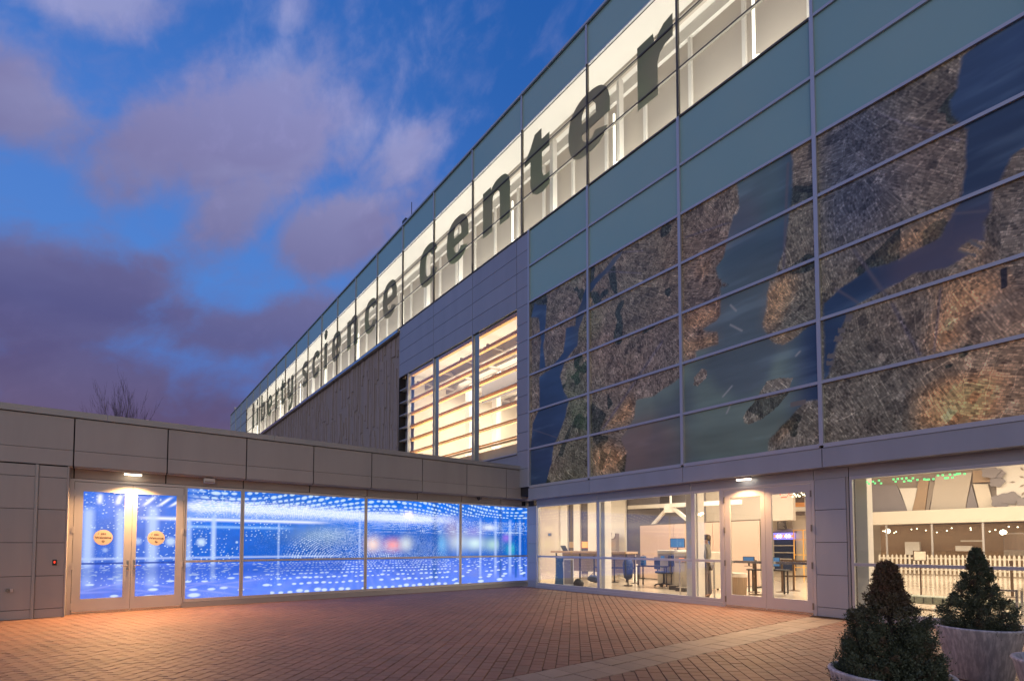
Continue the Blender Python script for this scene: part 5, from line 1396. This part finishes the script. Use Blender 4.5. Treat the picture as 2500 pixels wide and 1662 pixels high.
MB().bar((0, 0, .012), (0, 0, .62), .035).bar((0, .5, .012), (0, .5, .62), .035).build('post', M['steel'], rl); MB().bar((-.5, 0, .60), (0, 0, .60), .03).bar((0, 0, .60), (0, .5, .60), .03).build('rail', M['steel'], rl)

# ================================================================== fixtures outside
def door_lamp(name, loc, rzv, label, power, color, lens):
    t = thing(name, label, 'lamp', loc, rzv, 'lamps above the entrance doors')
    MB().box(-.16, .16, -.055, .055, 0, .045).build('housing', M['frame'], t, bevel=.006)
    MB().box(-.145, .145, -.045, .045, -.022, -.001).build('lens', M[lens], t)
    l = area('door_lamp_light', (loc[0] + (.06 if rzv else 0), loc[1] - (0 if rzv else .06), loc[2] - .03), (0, R(-33), 0) if rzv else (R(-33), 0, 0), .20 if rzv else .28, .28 if rzv else .09, power, color)
    l.data.spread = R(150); return t


door_lamp('door_lamp', (-.15, -10.30, 2.862), R(90), 'bright warm lamp above the left blue lit double door', 330, (1, .52, .20), 'lamp_warm')
door_lamp('door_lamp', (7.55, .15, 2.812), 0, 'warm lamp above the right double door under the map facade', 150, (1, .55, .24), 'lamp_white')
sc1 = thing('motion_sensor', 'pale boxy sensor under the fascia right of the blue door', 'sensor', (-.15, -8.92, 2.80), R(90))
MB().box(-.11, .11, -.06, .06, -.02, .09).build('housing', M['frame'], sc1, bevel=.01); MB().box(-.09, .09, -.07, -.061, -.012, .02).build('lens', M['taupe'], sc1); MB().box(-.06, .06, -.03, .03, .091, .104).build('bracket', M['black'], sc1)
sc2 = thing('security_camera', 'small dark camera under the fascia near the corner', 'camera', (-.18, -1.52, 2.84), R(90))
MB().lathe([(.05, .06), (.06, .03), (.04, -.03), (.001, -.05)], 0, 0, 14).build('dome', M['black'], sc2, smooth=True); MB().box(-.06, .06, -.04, .04, .061, .064).build('base', M['taupe'], sc2); MB().box(.10, .34, -.03, .03, .0, .062).build('housing', M['taupe'], sc2)
ab = thing('door_button', 'small black plate with a red light left of the blue door', 'button', (-.011, -11.47, 1.05), R(90))
MB().box(-.032, .032, -.02, .0, -.055, .055).build('plate', M['black'], ab, bevel=.004); MB().box(-.010, .010, -.0225, -.0205, -.012, .028).build('light', M['red_led'], ab)
hb = thing('hose_outlet', 'small dark outlet low on the wall at the left edge', 'outlet', (-.012, -12.10, .55), R(90))
MB().tube([(0, 0, 0), (0, -.05, 0)], [.035, .028], 12).build('pipe', M['hinge'], hb); MB().box(.03, .07, -.02, 0, -.03, .03).build('plate', M['frame'], hb)
rs = thing('roof_speaker', 'brown box speaker on the wing roof beside the ribbed wall', 'speaker', (-8.85, -.55, 3.74))
MB().box(-.28, .28, -.12, .12, .85, 1.75).build('box', M['taupe'], rs, bevel=.02); MB().box(-.03, .03, -.03, .03, 0, .85).build('stand', M['black'], rs)
gp = thing('green_roof_light', 'small green light on the roof edge beside the brown box', 'lamp', (-8.1, -1.0, 3.74)); MB().lathe([(.03, .0), (.05, .3), (.02, .42)], 0, 0, 8).build('body', M['sage'], gp); MB().lathe([(.03, .421), (.05, .5), (.01, .56)], 0, 0, 8).build('light', M['green_led'], gp)
rc = thing('roof_camera', 'small dark camera and thin aerial on the roof edge', 'camera', (-8.9, .12, rz(-4) + .07)); MB().box(-.18, .18, -.08, .08, .16, .32).build('body', M['black'], rc); MB().bar((0, 0, 0), (0, 0, .16), .04).build('bracket', M['black'], rc); MB().bar((.45, .1, 0), (.45, .1, 1.0), .025).build('aerial', M['black'], rc)
rc2 = thing('roof_beacon', 'tiny rail with camera on the far left end of the roof', 'camera', (kx(-18) + .9, .2, rz(-4) + .07)); MB().bar((-.5, 0, .3), (.5, 0, .3), .06).bar((-.4, 0, 0), (-.4, 0, .3), .05).build('rail', M['frame'], rc2); MB().box(.1, .5, -.1, .1, .33, .6).build('camera_body', M['frame'], rc2)

# ================================================================== bare tree behind the wing
def bare_tree(loc, h, label):
    t = thing('bare_tree', label, 'tree', loc); r = random.Random(5)
    tr_, cr = MB(), MB()
    def grow(p, d, L, rad, lv, mb):
        pts = [p]; rads = [rad]; q = p.copy(); dd = d.copy(); n = 4
        for i in range(n):
            dd = (dd + Vector((r.uniform(-.16, .16), r.uniform(-.16, .16), r.uniform(-.02, .16)))).normalized(); q = q + dd * L / n; pts.append(q.copy()); rads.append(rad * (1 - .6 * (i + 1) / n))
        mb.tube(pts, rads, 6 if lv < 2 else 4)
        if lv >= 5: return
        for k in range(4):
            i = r.randint(1, n); a = r.uniform(0, 6.28); sp = r.uniform(.35, .75)
            nd = (dd + Vector((math.cos(a) * sp, math.sin(a) * sp, r.uniform(-.05, .3)))).normalized()
            grow(pts[i], nd, L * r.uniform(.52, .78), max(.006, rads[i] * .66), lv + 1, cr)
    tr_.tube([(0, 0, -.1), (.05, 0, 1.2), (0, .05, h * .26)], [.20, .16, .13], 8)
    for k in range(6):
        a = 2 * math.pi * k / 6 + .4; sp = .18 + .20 * (k % 3)
        grow(Vector((0, .05, h * (.24 - .02 * (k % 2)))), Vector((math.cos(a) * sp, math.sin(a) * sp, 1)).normalized(), h * .30, .075, 1, cr)
    top = max(v[2] for v in cr.v); k = h / top
    for m_ in (tr_, cr): m_.v = [(x * k * .52, y * k * .52, z * k) for x, y, z in m_.v]
    tr_.build('trunk', M['bark'], t); cr.build('crown', M['bark'], t)


bare_tree((-18.3, -10.4, -.06), 10.2, 'leafless dark tree rising behind the low entrance wing roof')

# ================================================================== planters and shrubs
def make_shrub_mesh(seed, H, prof, brown, tufts=260, per=62):
    """a cone of separate leafy tufts; gaps between them stay open"""
    r = np.random.RandomState(seed); V = []; F = []; T = []
    def radius(h):
        return float(np.interp(h, [p[0] for p in prof], [p[1] for p in prof])) * .90
    big = [(r.rand() * 6.283, r.rand() * .8, r.uniform(.05, .20)) for _ in range(15)]
    for i in range(tufts + tufts // 2):
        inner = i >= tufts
        hz = r.rand() ** 1.25 * .985; a = r.rand() * 6.283
        if inner and hz > .5 and r.rand() < .7: continue
        k = 1.0
        for (ba, bh, bs) in big:
            da = (a - ba + math.pi) % (2 * math.pi) - math.pi; k += bs * 1.35 * math.exp(-(da / .38) ** 2 - ((hz - bh) / .09) ** 2)
        rad = radius(hz) * k * (r.uniform(.15, .72) if inner else r.uniform(.74, 1.02))
        c = np.array([rad * math.cos(a), rad * math.sin(a), hz * H])
        axis = np.array([math.cos(a) * .8, math.sin(a) * .8, .75 + .6 * hz]); axis /= np.linalg.norm(axis)
        L = r.uniform(.055, .105) * (1 - .55 * hz); wd = r.uniform(.022, .040) * (1 - .62 * hz)
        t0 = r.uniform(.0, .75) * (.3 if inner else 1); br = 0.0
        if brown: br = float(np.clip((hz - .50) * 3.0, 0, .8) * r.uniform(.5, 1))
        if r.rand() < .07: br = max(br, .45)
        for j in range(per):
            u = r.rand(); p = c + axis * L * (u - .3) + r.randn(3) * wd * (1.05 - .75 * u)
            d = axis * .8 + r.randn(3) * .55; d /= np.linalg.norm(d); l_ = r.uniform(.010, .021)
            w = np.cross(d, r.randn(3)); w /= (np.linalg.norm(w) + 1e-6); w *= r.uniform(.0035, .0060)
            m_ = len(V); V += [tuple(p - w), tuple(p + d * l_ * .5 - w * .3), tuple(p + d * l_), tuple(p + w)]; F.append((m_, m_ + 1, m_ + 2, m_ + 3))
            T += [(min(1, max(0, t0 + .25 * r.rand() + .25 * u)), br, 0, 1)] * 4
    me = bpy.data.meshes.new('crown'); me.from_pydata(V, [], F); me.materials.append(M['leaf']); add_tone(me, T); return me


def shrub(loc, me, H, Rb, label, rzv):
    t = thing('conical_shrub', label, 'shrub', loc, rzv, 'potted cone shaped evergreens')
    o = bpy.data.objects.new('crown', me); COL.objects.link(o); o.parent = t
    mb = MB().tube([(0, 0, -.06), (.01, 0, H * .5), (0, 0, H * .93)], [.022, .014, .004], 6); rr = random.Random(3)
    for k in range(46):
        z = rr.uniform(.03, H * .9); a = rr.uniform(0, 6.28); L = Rb * (1 - z / H) * .72
        mb.tube([(0, 0, z), (L * math.cos(a), L * math.sin(a), z + L * .5)], [.006, .002], 4)
    mb.build('trunk', M['bark'], t)
    return t


def planter(loc, label, H=.54, rb=.265, rt=.385):
    t = thing('planter', label, 'planter', loc, 0, 'round concrete planters')
    MB().lathe([(rb - .02, 0), (rb, .012), (rt - .012, H - .03), (rt, H - .012), (rt - .006, H), (rt - .035, H - .002), (rt - .05, H - .09)], 0, 0, 56, cap=False).lathe([(.001, .01), (rb - .02, .01)], 0, 0, 56, cap=False).build('pot', M['pot'], t, smooth=True)
    MB().lathe([(rt - .045, H - .085), (.18, H - .055), (.001, H - .05)], 0, 0, 32, cap=False).build('soil', M['soil'], t, smooth=True)


P1 = (11.967, -6.497); P2 = (11.907, -3.47); P3 = (12.745, -5.09)
planter((P1[0], P1[1], 0), 'front concrete planter almost hidden under the larger shrub', rt=.355)
planter((P2[0], P2[1], 0), 'whole round concrete planter with streaked grey sides, in front of the right window', rb=.25, rt=.365)
planter((P3[0], P3[1], 0), 'planter cut off by the lower right edge of the photo')
m1 = make_shrub_mesh(3, .86, [(0, .30), (.12, .31), (.22, .30), (.36, .26), (.48, .225), (.58, .20), (.66, .115), (.76, .085), (.88, .065), (.95, .04), (1, .012)], True, 720, 84)
m2 = make_shrub_mesh(8, .87, [(0, .30), (.08, .32), (.2, .30), (.30, .27), (.47, .205), (.61, .135), (.75, .09), (.86, .06), (.95, .035), (1, .01)], False, 460, 84)
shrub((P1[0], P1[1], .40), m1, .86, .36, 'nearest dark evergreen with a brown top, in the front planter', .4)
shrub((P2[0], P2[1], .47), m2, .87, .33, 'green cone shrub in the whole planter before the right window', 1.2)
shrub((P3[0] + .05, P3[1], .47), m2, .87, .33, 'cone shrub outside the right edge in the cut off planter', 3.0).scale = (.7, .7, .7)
